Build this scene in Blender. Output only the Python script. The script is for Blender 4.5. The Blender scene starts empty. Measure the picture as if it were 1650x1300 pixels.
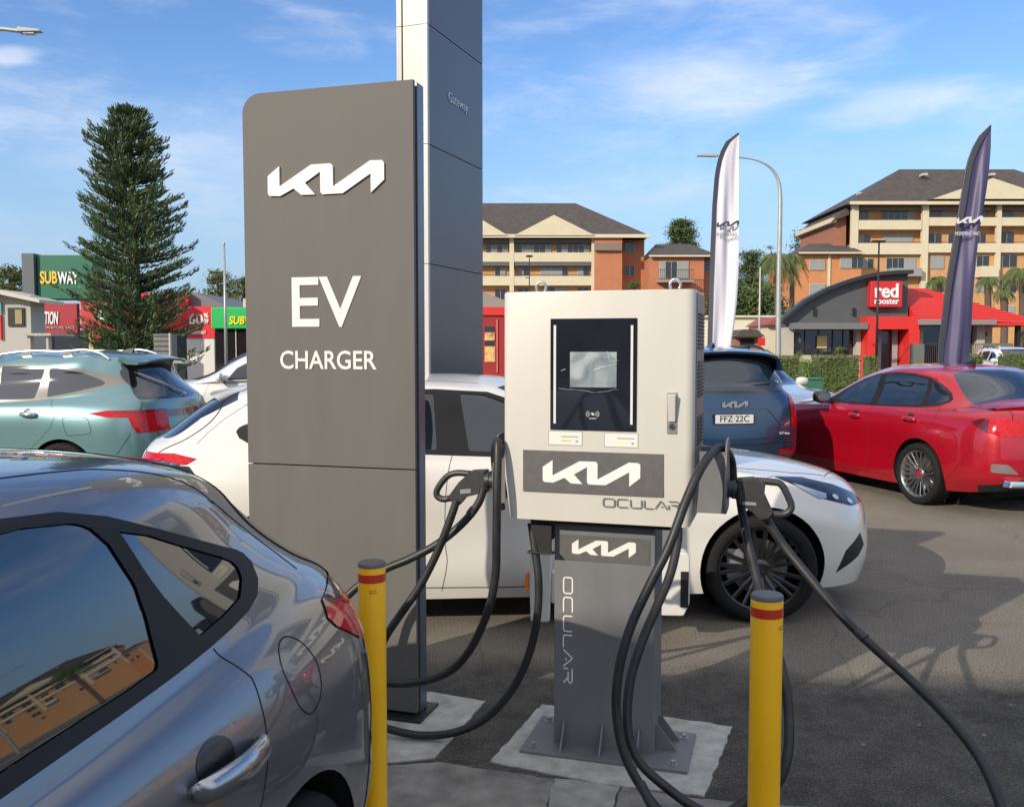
import bpy, bmesh, math, random
import numpy as np
from mathutils import Vector, Matrix
from mathutils.bvhtree import BVHTree
R = math.radians
random.seed(7)
scene = bpy.context.scene
COL = scene.collection

# ------------------------------------------------------------ camera, sky, sun, exposure
F, EYE = 1480.0, 1.6
PITCH = math.atan(88.0 / F)
cam_d = bpy.data.cameras.new('camera')
cam = bpy.data.objects.new('camera', cam_d); COL.objects.link(cam)
cam.location = (0, 0, EYE)
cam.rotation_euler = (math.pi / 2 - PITCH, 0, 0)
cam_d.sensor_fit = 'HORIZONTAL'; cam_d.sensor_width = 36.0
cam_d.lens = 36.0 * F / 1650.0
cam_d.clip_start = 0.05; cam_d.clip_end = 3000
scene.camera = cam

SUN_EL = R(25.2)
SUN_DIR = Vector((-0.722 * math.cos(SUN_EL), -0.691 * math.cos(SUN_EL), math.sin(SUN_EL)))  # towards the sun
world = bpy.data.worlds.new('World'); scene.world = world; world.use_nodes = True
nt = world.node_tree; nt.nodes.clear()
def wn(t, **k):
    n = nt.nodes.new(t)
    for a, b in k.items(): setattr(n, a, b)
    return n
wo = wn('ShaderNodeOutputWorld'); bg = wn('ShaderNodeBackground'); bg.inputs['Strength'].default_value = 0.150
sky = wn('ShaderNodeTexSky', sky_type='NISHITA', sun_disc=False)
sky.sun_elevation = SUN_EL
sky.sun_rotation = math.atan2(SUN_DIR.x, SUN_DIR.y)
sky.air_density = 1.0; sky.dust_density = 0.15; sky.ozone_density = 3.0; sky.altitude = 50
hsv = wn('ShaderNodeHueSaturation'); hsv.inputs['Saturation'].default_value = 1.15; hsv.inputs['Value'].default_value = 1.0; hsv.inputs['Hue'].default_value = 0.508
nt.links.new(sky.outputs[0], hsv.inputs['Color'])
tc = wn('ShaderNodeTexCoord'); sp = wn('ShaderNodeSeparateXYZ'); nt.links.new(tc.outputs['Generated'], sp.inputs[0])
def wm(op, a, b=None, clamp=False):
    n = wn('ShaderNodeMath', operation=op); n.use_clamp = clamp
    for i, q in enumerate((a, b)):
        if q is None: continue
        if isinstance(q, (int, float)): n.inputs[i].default_value = q
        else: nt.links.new(q, n.inputs[i])
    return n.outputs[0]
zz = wm('MAXIMUM', sp.outputs['Z'], 0.02)
az = wm('DIVIDE', sp.outputs['X'], wm('MAXIMUM', sp.outputs['Y'], 0.05))          # horizontal slope
el = wm('DIVIDE', sp.outputs['Z'], wm('MAXIMUM', sp.outputs['Y'], 0.05))          # vertical slope
def cloud_noise(sx, sy, scale, detail, seed):
    cb = wn('ShaderNodeCombineXYZ')
    nt.links.new(wm('MULTIPLY', sp.outputs['X'], sx), cb.inputs[0]); nt.links.new(wm('MULTIPLY', sp.outputs['Z'], sy), cb.inputs[1])
    nt.links.new(wm('MULTIPLY', sp.outputs['Y'], sx), cb.inputs[2])
    mp = wn('ShaderNodeMapping'); mp.inputs['Location'].default_value = (seed, seed * .7, 0); mp.inputs['Rotation'].default_value = (0, 0, R(-8))
    nt.links.new(cb.outputs[0], mp.inputs[0])
    nz = wn('ShaderNodeTexNoise'); nz.inputs['Scale'].default_value = scale; nz.inputs['Detail'].default_value = detail
    nz.inputs['Roughness'].default_value = 0.6; nz.inputs['Distortion'].default_value = 0.35
    nt.links.new(mp.outputs[0], nz.inputs['Vector']); return nz.outputs['Fac']
def sstep(x, a, b):
    n = wn('ShaderNodeMapRange', interpolation_type='SMOOTHSTEP'); n.inputs['From Min'].default_value = a; n.inputs['From Max'].default_value = b
    nt.links.new(x, n.inputs['Value']); return n.outputs[0]
def blob(cx, cy, rx, ry, tilt=0.0):
    dx = wm('SUBTRACT', az, cx); dy = wm('SUBTRACT', wm('SUBTRACT', el, cy), wm('MULTIPLY', dx, tilt))
    a = wm('DIVIDE', dx, rx); b = wm('DIVIDE', dy, ry)
    d = wm('SQRT', wm('ADD', wm('MULTIPLY', a, a), wm('MULTIPLY', b, b)))
    return wm('SUBTRACT', 1.0, d, True)
wisp = cloud_noise(1.0, 4.2, 2.6, 9, 3.1)
fine = cloud_noise(1.0, 3.0, 9.0, 8, 1.3)
mixn = wm('ADD', wm('MULTIPLY', wisp, .62), wm('MULTIPLY', fine, .38))
veil = wm('MULTIPLY', sstep(mixn, .45, .72), .42)
c1 = wm('MULTIPLY', sstep(wm('ADD', wm('MULTIPLY', blob(.20, .285, .20, .062, -.02), .62), wm('MULTIPLY', mixn, .8)), .48, .92), .35)
c2 = wm('MULTIPLY', sstep(wm('ADD', wm('MULTIPLY', blob(.40, .262, .14, .035, .25), .62), wm('MULTIPLY', mixn, .8)), .50, .92), .36)
c3 = wm('MULTIPLY', sstep(wm('ADD', wm('MULTIPLY', blob(-.54, .312, .06, .018, .0), .62), wm('MULTIPLY', mixn, .8)), .50, .9), .45)
c4 = wm('MULTIPLY', sstep(wm('ADD', wm('MULTIPLY', blob(-.30, .20, .42, .11, .0), .42), wm('MULTIPLY', mixn, .8)), .45, .95), .40)
# unseen white cloud sheet added overhead and to the south as neutral fill light
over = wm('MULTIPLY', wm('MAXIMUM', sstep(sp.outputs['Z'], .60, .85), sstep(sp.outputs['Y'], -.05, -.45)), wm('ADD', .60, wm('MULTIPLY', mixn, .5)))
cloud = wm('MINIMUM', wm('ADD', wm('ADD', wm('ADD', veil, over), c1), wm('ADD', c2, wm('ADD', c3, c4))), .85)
low = wm('MULTIPLY', sstep(sp.outputs['Z'], .30, .0), .92)
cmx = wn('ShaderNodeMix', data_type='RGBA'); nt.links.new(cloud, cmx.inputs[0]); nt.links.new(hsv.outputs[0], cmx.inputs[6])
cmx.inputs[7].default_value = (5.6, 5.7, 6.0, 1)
cm2 = wn('ShaderNodeMix', data_type='RGBA'); nt.links.new(low, cm2.inputs[0]); nt.links.new(cmx.outputs[2], cm2.inputs[6]); cm2.inputs[7].default_value = (1.85, 2.75, 3.9, 1)
nt.links.new(cm2.outputs[2], bg.inputs['Color']); nt.links.new(bg.outputs[0], wo.inputs[0])
sd = bpy.data.lights.new('sun', 'SUN'); sd.energy = 3.6; sd.angle = R(0.5); sd.color = (1.0, .90, .75)
sun = bpy.data.objects.new('sun', sd); COL.objects.link(sun)
sun.rotation_euler = (-SUN_DIR).to_track_quat('-Z', 'Y').to_euler()
sun.location = (-20, -20, 30)
scene.view_settings.view_transform = 'Standard'; scene.view_settings.look = 'None'
scene.view_settings.gamma = 1.0; scene.view_settings.exposure = 0.36

# ------------------------------------------------------------ surveying: a pixel of the photo at a given distance
_c, _s = math.cos(PITCH), math.sin(PITCH)
def ray(u, v):
    a, b = (u - 825) / F, (v - 650) / F
    return Vector((a, _c - b * _s, -_s - b * _c))
def at(u, v, y):
    r = ray(u, v); return Vector((0, 0, EYE)) + r * (y / r.y)
def gnd(u, v, z=0.0):
    r = ray(u, v); return Vector((0, 0, EYE)) + r * ((z - EYE) / r.z)

# ------------------------------------------------------------ materials
MATS = {}
def mat(name, col, rough=.5, metal=0.0, coat=0.0, vary=0.0, vscale=6.0, bump=0.0, bscale=60.0, spec=.5, emit=None, col2=None, coat_rough=.03, trans=0.0, stretch=None):
    if name in MATS: return MATS[name]
    m = bpy.data.materials.new(name); m.use_nodes = True; MATS[name] = m
    t = m.node_tree; p = t.nodes['Principled BSDF']
    p.inputs['Base Color'].default_value = (*col, 1); p.inputs['Roughness'].default_value = rough
    p.inputs['Metallic'].default_value = metal; p.inputs['Coat Weight'].default_value = coat; p.inputs['Coat Roughness'].default_value = coat_rough
    p.inputs['Specular IOR Level'].default_value = spec; p.inputs['Transmission Weight'].default_value = trans
    if emit: p.inputs['Emission Color'].default_value = (*emit[0], 1); p.inputs['Emission Strength'].default_value = emit[1]
    if vary or bump or col2:
        tc = t.nodes.new('ShaderNodeTexCoord')
    if vary or col2:
        nz = t.nodes.new('ShaderNodeTexNoise'); nz.inputs['Scale'].default_value = vscale; nz.inputs['Detail'].default_value = 7; nz.inputs['Roughness'].default_value = .62
        if stretch:
            mp = t.nodes.new('ShaderNodeMapping'); mp.inputs['Scale'].default_value = stretch; t.links.new(tc.outputs['Object'], mp.inputs[0]); t.links.new(mp.outputs[0], nz.inputs['Vector'])
        else: t.links.new(tc.outputs['Object'], nz.inputs['Vector'])
        mr = t.nodes.new('ShaderNodeMapRange'); mr.inputs['From Min'].default_value = .3; mr.inputs['From Max'].default_value = .7
        t.links.new(nz.outputs['Fac'], mr.inputs['Value'])
        mx = t.nodes.new('ShaderNodeMix'); mx.data_type = 'RGBA'; t.links.new(mr.outputs[0], mx.inputs[0])
        c2 = col2 if col2 else tuple(c * (1 - vary) for c in col)
        c1 = col if col2 else tuple(min(1, c * (1 + vary)) for c in col)
        mx.inputs[6].default_value = (*c2, 1); mx.inputs[7].default_value = (*c1, 1)
        t.links.new(mx.outputs[2], p.inputs['Base Color'])
        m2 = t.nodes.new('ShaderNodeMapRange'); m2.inputs['To Min'].default_value = max(0, rough - .08 * (rough > .1)); m2.inputs['To Max'].default_value = min(1, rough + .08 * (rough > .1))
        t.links.new(nz.outputs['Fac'], m2.inputs['Value']); t.links.new(m2.outputs[0], p.inputs['Roughness'])
    if bump:
        nb = t.nodes.new('ShaderNodeTexNoise'); nb.inputs['Scale'].default_value = bscale; nb.inputs['Detail'].default_value = 5
        t.links.new(tc.outputs['Object'], nb.inputs['Vector'])
        b = t.nodes.new('ShaderNodeBump'); b.inputs['Strength'].default_value = bump; b.inputs['Distance'].default_value = .02
        t.links.new(nb.outputs['Fac'], b.inputs['Height']); t.links.new(b.outputs[0], p.inputs['Normal'])
    return m

# ------------------------------------------------------------ objects
def tag(o, label=None, cat=None, group=None, kind=None):
    if label: o['label'] = label
    if cat: o['category'] = cat
    if group: o['group'] = group
    if kind: o['kind'] = kind
    return o
def empty(name, loc=(0, 0, 0), rz=0.0, label=None, cat=None, group=None):
    o = bpy.data.objects.new(name, None); COL.objects.link(o); o.location = loc; o.rotation_euler = (0, 0, rz)
    o.empty_display_size = .2
    return tag(o, label, cat, group)
def link_mesh(name, me, m, parent=None):
    o = bpy.data.objects.new(name, me); COL.objects.link(o)
    if m is not None:
        me.materials.clear()
        for q in (m if isinstance(m, (list, tuple)) else [m]): me.materials.append(q)
    if parent is not None: o.parent = parent
    return o
class MB:
    """collects verts and faces, built as ONE mesh object"""
    def __init__(s): s.v = []; s.f = []; s.mi = []; s.cur = 0
    def add(s, vs, fs):
        b = len(s.v); s.v += [tuple(p) for p in vs]
        for f in fs: s.f.append(tuple(b + i for i in f)); s.mi.append(s.cur)
        return s
    def box(s, x0, x1, y0, y1, z0, z1):
        return s.add([(x0,y0,z0),(x1,y0,z0),(x1,y1,z0),(x0,y1,z0),(x0,y0,z1),(x1,y0,z1),(x1,y1,z1),(x0,y1,z1)],
                     [(0,3,2,1),(4,5,6,7),(0,1,5,4),(1,2,6,5),(2,3,7,6),(3,0,4,7)])
    def hexa(s, p8):
        return s.add(p8, [(0,3,2,1),(4,5,6,7),(0,1,5,4),(1,2,6,5),(2,3,7,6),(3,0,4,7)])
    def quad(s, a, b, c, d): return s.add([a, b, c, d], [(0,1,2,3)])
    def prism(s, poly, y0, y1, ax='y'):
        """polygon given in (x,z), extruded along y (or in (x,y) along z, (y,z) along x)"""
        n = len(poly)
        def mk(p, d):
            if ax == 'y': return (p[0], d, p[1])
            if ax == 'z': return (p[0], p[1], d)
            return (d, p[0], p[1])
        vs = [mk(p, y0) for p in poly] + [mk(p, y1) for p in poly]
        fs = [tuple(range(n)), tuple(range(2 * n - 1, n - 1, -1))] + [(i, n + i, n + (i + 1) % n, (i + 1) % n) for i in range(n)]
        return s.add(vs, fs)
    def tube(s, pts, r, n=8, cap=True, up=None):
        pts = [Vector(p) for p in pts]; m = len(pts)
        rs = r if isinstance(r, (list, tuple)) else [r] * m
        t0 = (pts[1] - pts[0]).normalized(); ref = Vector((0, 0, 1)) if abs(t0.z) < .9 else Vector((1, 0, 0))
        nrm = t0.cross(ref).normalized(); vs = []
        for i, p in enumerate(pts):
            t = (pts[min(i + 1, m - 1)] - pts[max(i - 1, 0)])
            t = t.normalized() if t.length > 1e-9 else t0
            nrm = (nrm - t * nrm.dot(t)); nrm = nrm.normalized() if nrm.length > 1e-6 else t.orthogonal().normalized()
            b = t.cross(nrm)
            for k in range(n):
                a = 2 * math.pi * k / n; vs.append(p + (nrm * math.cos(a) + b * math.sin(a)) * rs[i])
        fs = [(i * n + k, i * n + (k + 1) % n, (i + 1) * n + (k + 1) % n, (i + 1) * n + k) for i in range(m - 1) for k in range(n)]
        if cap: fs += [tuple(range(n - 1, -1, -1)), tuple(range((m - 1) * n, m * n))]
        return s.add(vs, fs)
    def lathe(s, prof, n=32, c=(0, 0, 0), ax='z'):
        vs = []
        for (r, h) in prof:
            for k in range(n):
                a = 2 * math.pi * k / n
                x, y = r * math.cos(a), r * math.sin(a)
                q = (x, y, h) if ax == 'z' else ((x, h, y) if ax == 'y' else (h, x, y))
                vs.append((q[0] + c[0], q[1] + c[1], q[2] + c[2]))
        m = len(prof)
        fs = [(i * n + k, i * n + (k + 1) % n, (i + 1) * n + (k + 1) % n, (i + 1) * n + k) for i in range(m - 1) for k in range(n)]
        return s.add(vs, fs)
    def build(s, name, m, parent=None, smooth=False, bevel=0.0, seg=2, autosm=None, fix=True):
        me = bpy.data.meshes.new(name); me.from_pydata(s.v, [], s.f); me.update()
        if isinstance(m, (list, tuple)) :
            for p, i in zip(me.polygons, s.mi): p.material_index = i
        if fix or bevel:
            bm = bmesh.new(); bm.from_mesh(me)
            if bevel:
                bmesh.ops.remove_doubles(bm, verts=bm.verts, dist=1e-5)
                es = [e for e in bm.edges if e.is_manifold and e.calc_face_angle(0) > R(30)]
                bmesh.ops.bevel(bm, geom=es, offset=bevel, segments=seg, profile=.5, affect='EDGES', clamp_overlap=True)
            bmesh.ops.recalc_face_normals(bm, faces=bm.faces)
            bm.to_mesh(me); bm.free()
        if smooth or bevel:
            for p in me.polygons: p.use_smooth = True
            if bevel:      # keep the big faces flat: normals weighted by face area
                nn = [Vector((0, 0, 0)) for _ in me.vertices]
                for p in me.polygons:
                    for vi in p.vertices: nn[vi] += Vector(p.normal) * p.area
                me.normals_split_custom_set_from_vertices([tuple(q.normalized()) if q.length > 0 else (0, 0, 1) for q in nn])
            elif autosm:
                lim = R(autosm or 35)
                bm = bmesh.new(); bm.from_mesh(me)
                for e in bm.edges: e.smooth = not (e.is_manifold and e.calc_face_angle(0) > lim)
                bm.to_mesh(me); bm.free()
        idx = [p.material_index for p in me.polygons] if isinstance(m, (list, tuple)) else None
        o = link_mesh(name, me, m, parent)
        if idx:
            for p, i in zip(me.polygons, idx): p.material_index = i
        return o
def curve(pts, n=8):
    """Catmull-Rom through points"""
    pts = [Vector(p) for p in pts]; P = [pts[0] * 2 - pts[1]] + pts + [pts[-1] * 2 - pts[-2]]; out = []
    for i in range(1, len(P) - 2):
        a, b, c, d = P[i - 1:i + 3]
        for k in range(n):
            t = k / n
            out.append(.5 * ((2 * b) + (c - a) * t + (2 * a - 5 * b + 4 * c - d) * t * t + (3 * b - a - 3 * c + d) * t ** 3))
    return out + [pts[-1]]
_tx = {}
def text(s, size, m, parent, loc, rz=0.0, ext=.002, bold=0.0, name='lettering', sx=1.0, rot=None, align='CENTER', shear=0.0, space=1.0, roll=0.0):
    """lettering standing on a face whose outward normal is local -y (before rz)"""
    cu = bpy.data.curves.new(name, 'FONT'); cu.body = s; cu.size = size; cu.extrude = ext; cu.offset = bold; cu.align_x = align; cu.align_y = 'CENTER'
    cu.shear = shear; cu.space_character = space; cu.resolution_u = 4
    t = bpy.data.objects.new('tmp', cu); COL.objects.link(t); bpy.context.view_layer.update()
    me = bpy.data.meshes.new_from_object(t.evaluated_get(bpy.context.evaluated_depsgraph_get()))
    bpy.data.objects.remove(t)
    me.transform(Matrix.Diagonal((sx, 1, 1, 1)))
    if roll: me.transform(Matrix.Rotation(roll, 4, 'Z'))
    me.transform(Matrix.Rotation(math.pi / 2, 4, 'X'))
    o = link_mesh(name, me, m, parent); o.location = loc; o.rotation_euler = rot if rot else (0, 0, rz)
    return o
def inpoly(x, y, poly):
    c = False; j = len(poly) - 1
    for i in range(len(poly)):
        xi, yi = poly[i]; xj, yj = poly[j]
        if (yi > y) != (yj > y) and x < (xj - xi) * (y - yi) / (yj - yi) + xi: c = not c
        j = i
    return c
def fillet(poly, r, n=4):
    out = []; m = len(poly)
    for i in range(m):
        a, b, c = Vector(poly[i - 1]), Vector(poly[i]), Vector(poly[(i + 1) % m])
        rr = r[i] if isinstance(r, (list, tuple)) else r
        d1, d2 = (a - b), (c - b); q = min(rr, d1.length * .45, d2.length * .45)
        if q < 1e-5: out.append(tuple(b)); continue
        p, s_ = b + d1.normalized() * q, b + d2.normalized() * q
        for k in range(n + 1):
            t = k / n; out.append(tuple(p * (1 - t) ** 2 + b * 2 * t * (1 - t) + s_ * t * t))
    return out
LOGO = [(297,965),(347,932),(347,1008),(482,938),(562,941),(572,950),(572,1027),(725,945),(771,948),(780,957),(780,1020),(727,1062),(727,992),(612,1055),(529,1052),(520,1043),(520,967),(455,1003),(497,1050),(440,1047),(407,1020),(350,1044),(305,1040),(297,1031)]
LOGO = [((x - 538.5) / 483., -((y - 996) - .036 * (x - 538.5)) / 483.) for x, y in LOGO]
def logo(w, m, parent, loc, rz=0.0, t=.006, name='emblem', rot=None, mirror=False, part=None):
    pts = LOGO if part is None else part
    mb = MB(); mb.prism([(p[0] * w, p[1] * w) for p in pts], -t, .001)
    o = mb.build(name, m, parent, bevel=0); o.location = loc; o.rotation_euler = rot if rot else (0, 0, rz)
    return o
# strokes of the rounded square capitals used for the long word on the cabinet
def rc(x0, x1, y0, y1, r, a):  # helper arc corners
    pass
def _arc(cx, cy, r, a0, a1, n=4): return [(cx + r * math.cos(R(a0 + (a1 - a0) * k / n)), cy + r * math.sin(R(a0 + (a1 - a0) * k / n))) for k in range(n + 1)]
LET = {
 'O': [_arc(.25, .75, .25, 90, 180) + _arc(.25, .25, .25, 180, 270) + _arc(1.15, .25, .25, 270, 360) + _arc(1.15, .75, .25, 0, 90) + [(.25, 1)]],
 'C': [[(1.3, 1)] + _arc(.25, .75, .25, 90, 180) + _arc(.25, .25, .25, 180, 270) + [(1.3, 0)]],
 'U': [[(0, 1)] + _arc(.25, .25, .25, 180, 270) + _arc(1.1, .25, .25, 270, 360) + [(1.35, 1)]],
 'L': [[(0, 1)] + _arc(.2, .2, .2, 180, 270) + [(1.1, 0)]],
 'A': [[(0, 0), (.62, .92), (.72, 1), (.82, .92), (1.45, 0)], [(.72, .3), (.95, .3)]],
 'R': [[(0, .0), (0, .55)], [(0, 1)] + [(1.0, 1)] + _arc(1.05, .77, .22, 80, -90) + [(.3, .55)], [(.75, .55), (1.3, 0)]],
}
ADV = {'O': 1.75, 'C': 1.65, 'U': 1.7, 'L': 1.3, 'A': 1.65, 'R': 1.5}
def stroke_word(word, h, w, m, parent, loc, rot, th=.13, name='lettering', t=.0015):
    mb = MB(); x = 0; polys = []
    for ch in word:
        for pl in LET[ch]: polys.append([(x + p[0], p[1]) for p in pl])
        x += ADV[ch]
    sc = w / (x - .35)
    for pl in polys:
        n = len(pl); L = []; Rr = []
        for i in range(n):
            a = Vector(pl[max(i - 1, 0)]); b = Vector(pl[min(i + 1, n - 1)])
            if pl[0] == pl[-1]:
                if i == 0: a = Vector(pl[-2])
                if i == n - 1: b = Vector(pl[1])
            d = Vector(((b - a).x * sc, (b - a).y * h)); d = d.normalized() if d.length else Vector((1, 0))
            q = Vector((-d.y, d.x)) * th * h * .5; p = Vector((pl[i][0] * sc - w / 2, (pl[i][1] - .5) * h))
            L.append(p + q); Rr.append(p - q)
        for i in range(n - 1):
            mb.add([(L[i].x, -t, L[i].y), (L[i + 1].x, -t, L[i + 1].y), (Rr[i + 1].x, -t, Rr[i + 1].y), (Rr[i].x, -t, Rr[i].y)], [(0, 1, 2, 3)])
    o = mb.build(name, m, parent, fix=False); o.location = loc; o.rotation_euler = rot
    return o
# ------------------------------------------------------------ cars
# a car is a smooth shell through a net of points: rows wrap from the middle of the nose round the side to the middle of the tail
def hatch_rows(cab=0.0):
    R_ = [
     [(3.47,0,.20),(3.43,.45,.20),(3.24,.76,.19),(2.80,.84,.18),(2.2,.84,.17),(1.75,.84,.17),(1.0,.84,.17),(.5,.84,.17),(0,.84,.18),(-.4,.82,.20),(-.70,.70,.24),(-.83,.42,.26),(-.86,0,.27)],
     [(3.53,0,.33),(3.48,.45,.33),(3.26,.79,.33),(2.8,.885,.32),(2.2,.875,.30),(1.75,.872,.30),(1.0,.870,.30),(.5,.872,.30),(0,.885,.32),(-.4,.875,.34),(-.76,.76,.36),(-.90,.44,.38),(-.94,0,.38)],
     [(3.53,0,.52),(3.48,.45,.52),(3.24,.80,.52),(2.8,.895,.52),(2.2,.885,.50),(1.75,.872,.50),(1.0,.865,.50),(.5,.872,.50),(0,.900,.53),(-.4,.893,.55),(-.78,.775,.56),(-.92,.45,.58),(-.96,0,.58)],
     [(3.50,0,.68),(3.43,.45,.68),(3.15,.775,.68),(2.74,.880,.70),(2.2,.885,.72),(1.75,.875,.74),(1.0,.872,.76),(.5,.880,.78),(0,.900,.80),(-.4,.875,.82),(-.75,.765,.83),(-.88,.45,.84),(-.91,0,.84)],
     [(3.40,0,.785),(3.29,.44,.79),(2.99,.72,.80),(2.63,.81,.85),(2.2,.835,.87),(1.75,.845,.885),(1.0,.848,.90),(.5,.853,.915),(0,.860,.935),(-.4,.820,.95),(-.71,.715,.96),(-.84,.43,.975),(-.88,0,.975)],
     [(2.95,0,.895),(2.86,.42,.89),(2.58,.67,.88),(2.30,.76,.905),(2.02,.79,.925),(1.70,.80,.94),(1.0,.805,.955),(.5,.808,.97),(0,.800,1.0),(-.4,.755,1.02),(-.68,.65,1.035),(-.80,.40,1.045),(-.84,0,1.045)],
     [(2.16,0,1.0),(2.09,.40,.99),(1.95,.65,.975),(1.85,.73,.965),(1.75,.765,.965),(1.6,.785,.97),(1.0,.788,.985),(.5,.788,1.0),(0,.768,1.04),(-.38,.710,1.075),(-.62,.60,1.085),(-.74,.36,1.09),(-.78,0,1.09)],
     [(1.62,0,1.235),(1.57,.36,1.23),(1.44,.575,1.205),(1.36,.64,1.195),(1.25,.675,1.19),(1.12,.695,1.19),(.75,.705,1.195),(.38,.703,1.20),(0,.680,1.21),(-.30,.620,1.215),(-.48,.51,1.225),(-.56,.30,1.235),(-.585,0,1.24)],
     [(1.14,0,1.40),(1.10,.32,1.392),(1.00,.50,1.370),(.93,.555,1.360),(.84,.585,1.362),(.74,.600,1.370),(.48,.605,1.380),(.22,.600,1.378),(-.04,.575,1.362),(-.20,.535,1.345),(-.31,.455,1.338),(-.38,.27,1.345),(-.40,0,1.348)],
     [(.95,0,1.428),(.93,.20,1.426),(.88,.30,1.422),(.84,.33,1.418),(.77,.345,1.418),(.68,.35,1.420),(.45,.35,1.424),(.22,.35,1.418),(-.02,.335,1.402),(-.14,.31,1.390),(-.21,.26,1.383),(-.25,.15,1.382),(-.26,0,1.382)],
     [(.80,0,1.437),(.79,0,1.437),(.77,0,1.437),(.74,0,1.438),(.69,0,1.438),(.62,0,1.438),(.42,0,1.436),(.22,0,1.428),(.03,0,1.415),(-.06,0,1.406),(-.12,0,1.400),(-.15,0,1.396),(-.16,0,1.395)],
    ]
    if cab:      # carry the cabin forward: steeper windscreen, longer flat roof
        w = [1, 1, 1, 1, .95, .85, .45, .12]
        for r, k in ((7, .45), (8, 1.0), (9, 1.0), (10, 1.0)):
            for c in range(8): x, y, z = R_[r][c]; R_[r][c] = (x + cab * k * w[c], y, z)
    return R_
def sedan_rows():
    r = hatch_rows()
    # longer tail with a deck: glass base well forward of the tail edge
    def put(row, c0, pts):
        for k, p in enumerate(pts): r[row][c0 + k] = p
    put(0, 9, [(-.45,.82,.20),(-.80,.72,.24),(-.97,.42,.27),(-1.0,0,.28)])
    put(1, 9, [(-.45,.88,.34),(-.86,.78,.36),(-1.03,.44,.38),(-1.07,0,.38)])
    put(2, 9, [(-.45,.89,.55),(-.88,.79,.56),(-1.05,.45,.58),(-1.09,0,.58)])
    put(3, 8, [(0,.895,.79),(-.45,.87,.81),(-.86,.77,.82),(-1.01,.45,.82),(-1.05,0,.82)])
    put(4, 8, [(0,.85,.92),(-.45,.815,.94),(-.84,.72,.955),(-.99,.43,.965),(-1.04,0,.97)])
    put(5, 8, [(-.02,.79,.97),(-.42,.74,.995),(-.76,.65,1.015),(-.90,.40,1.03),(-.94,0,1.035)])
    put(6, 8, [(-.04,.745,1.01),(-.30,.69,1.03),(-.47,.60,1.045),(-.57,.36,1.055),(-.60,0,1.06)])
    put(7, 8, [(0,.665,1.19),(-.12,.61,1.195),(-.20,.52,1.20),(-.25,.30,1.215),(-.27,0,1.22)])
    put(8, 8, [(.06,.575,1.355),(.03,.535,1.352),(.01,.46,1.355),(-.01,.27,1.37),(-.02,0,1.373)])
    put(9, 8, [(.14,.33,1.40),(.12,.31,1.398),(.11,.26,1.397),(.10,.15,1.398),(.10,0,1.398)])
    put(10, 8, [(.22,0,1.418),(.20,0,1.416),(.19,0,1.415),(.18,0,1.415),(.18,0,1.415)])
    return r
def suv_rows(h=1.66, w=1.03, tail=-.93, upright=0.0, box=0.0):
    r = hatch_rows(); k = h / 1.438; out = []
    top = {5: (-.33,-.64,-.78,-.83), 6: (-.32,-.60,-.73,-.785), 7: (-.27,-.50,-.60,-.645), 8: (-.22,-.42,-.50,-.53), 9: (-.16,-.28,-.35,-.38), 10: (-.10,-.2,-.24,-.26)}
    for i, row in enumerate(r):
        o = []
        for c, (x, y, z) in enumerate(row):
            z2 = z * k + (.05 if i < 1 else (.03 if i < 2 else 0))
            if i >= 4: z2 = z * k + .0
            y2 = y * w * (1 + (box * .10 if i >= 6 and i < 10 else 0))
            x2 = x
            if i in top and c >= 9:
                x2 = top[i][c - 9] - upright * (.11 if i >= 7 else .04) * (1 if i < 10 else .5)
            if i >= 8 and 8 <= c: z2 += .035 * k
            if i < 5 and c >= 9: x2 = x + (tail + .93) * (c - 8) / 4
            elif c >= 9: x2 += (tail + .93) * (c - 8) / 4
            if 6 <= i <= 8 and c in (6, 7, 8): x2 = x - .06 * (c - 5) / 3
            o.append((x2, y2, z2))
        out.append(o)
    return out
def spline_w(t, s):
    """matrix of the natural cubic spline through knots t sampled at s"""
    n = len(t); h = np.diff(t); A = np.zeros((n, n)); B = np.zeros((n, n)); A[0, 0] = A[-1, -1] = 1
    for i in range(1, n - 1):
        A[i, i - 1] = h[i - 1]; A[i, i] = 2 * (h[i - 1] + h[i]); A[i, i + 1] = h[i]
        B[i, i - 1] = 6 / h[i - 1]; B[i, i] = -6 / h[i - 1] - 6 / h[i]; B[i, i + 1] = 6 / h[i]
    M2 = np.linalg.solve(A, B); W = np.zeros((len(s), n))
    for k, x in enumerate(s):
        i = min(max(np.searchsorted(t, x) - 1, 0), n - 2); hh = h[i]; a = (t[i + 1] - x) / hh; b = (x - t[i]) / hh
        W[k] = ((a ** 3 - a) * M2[i] + (b ** 3 - b) * M2[i + 1]) * hh * hh / 6
        W[k, i] += a; W[k, i + 1] += b
    return W
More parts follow.
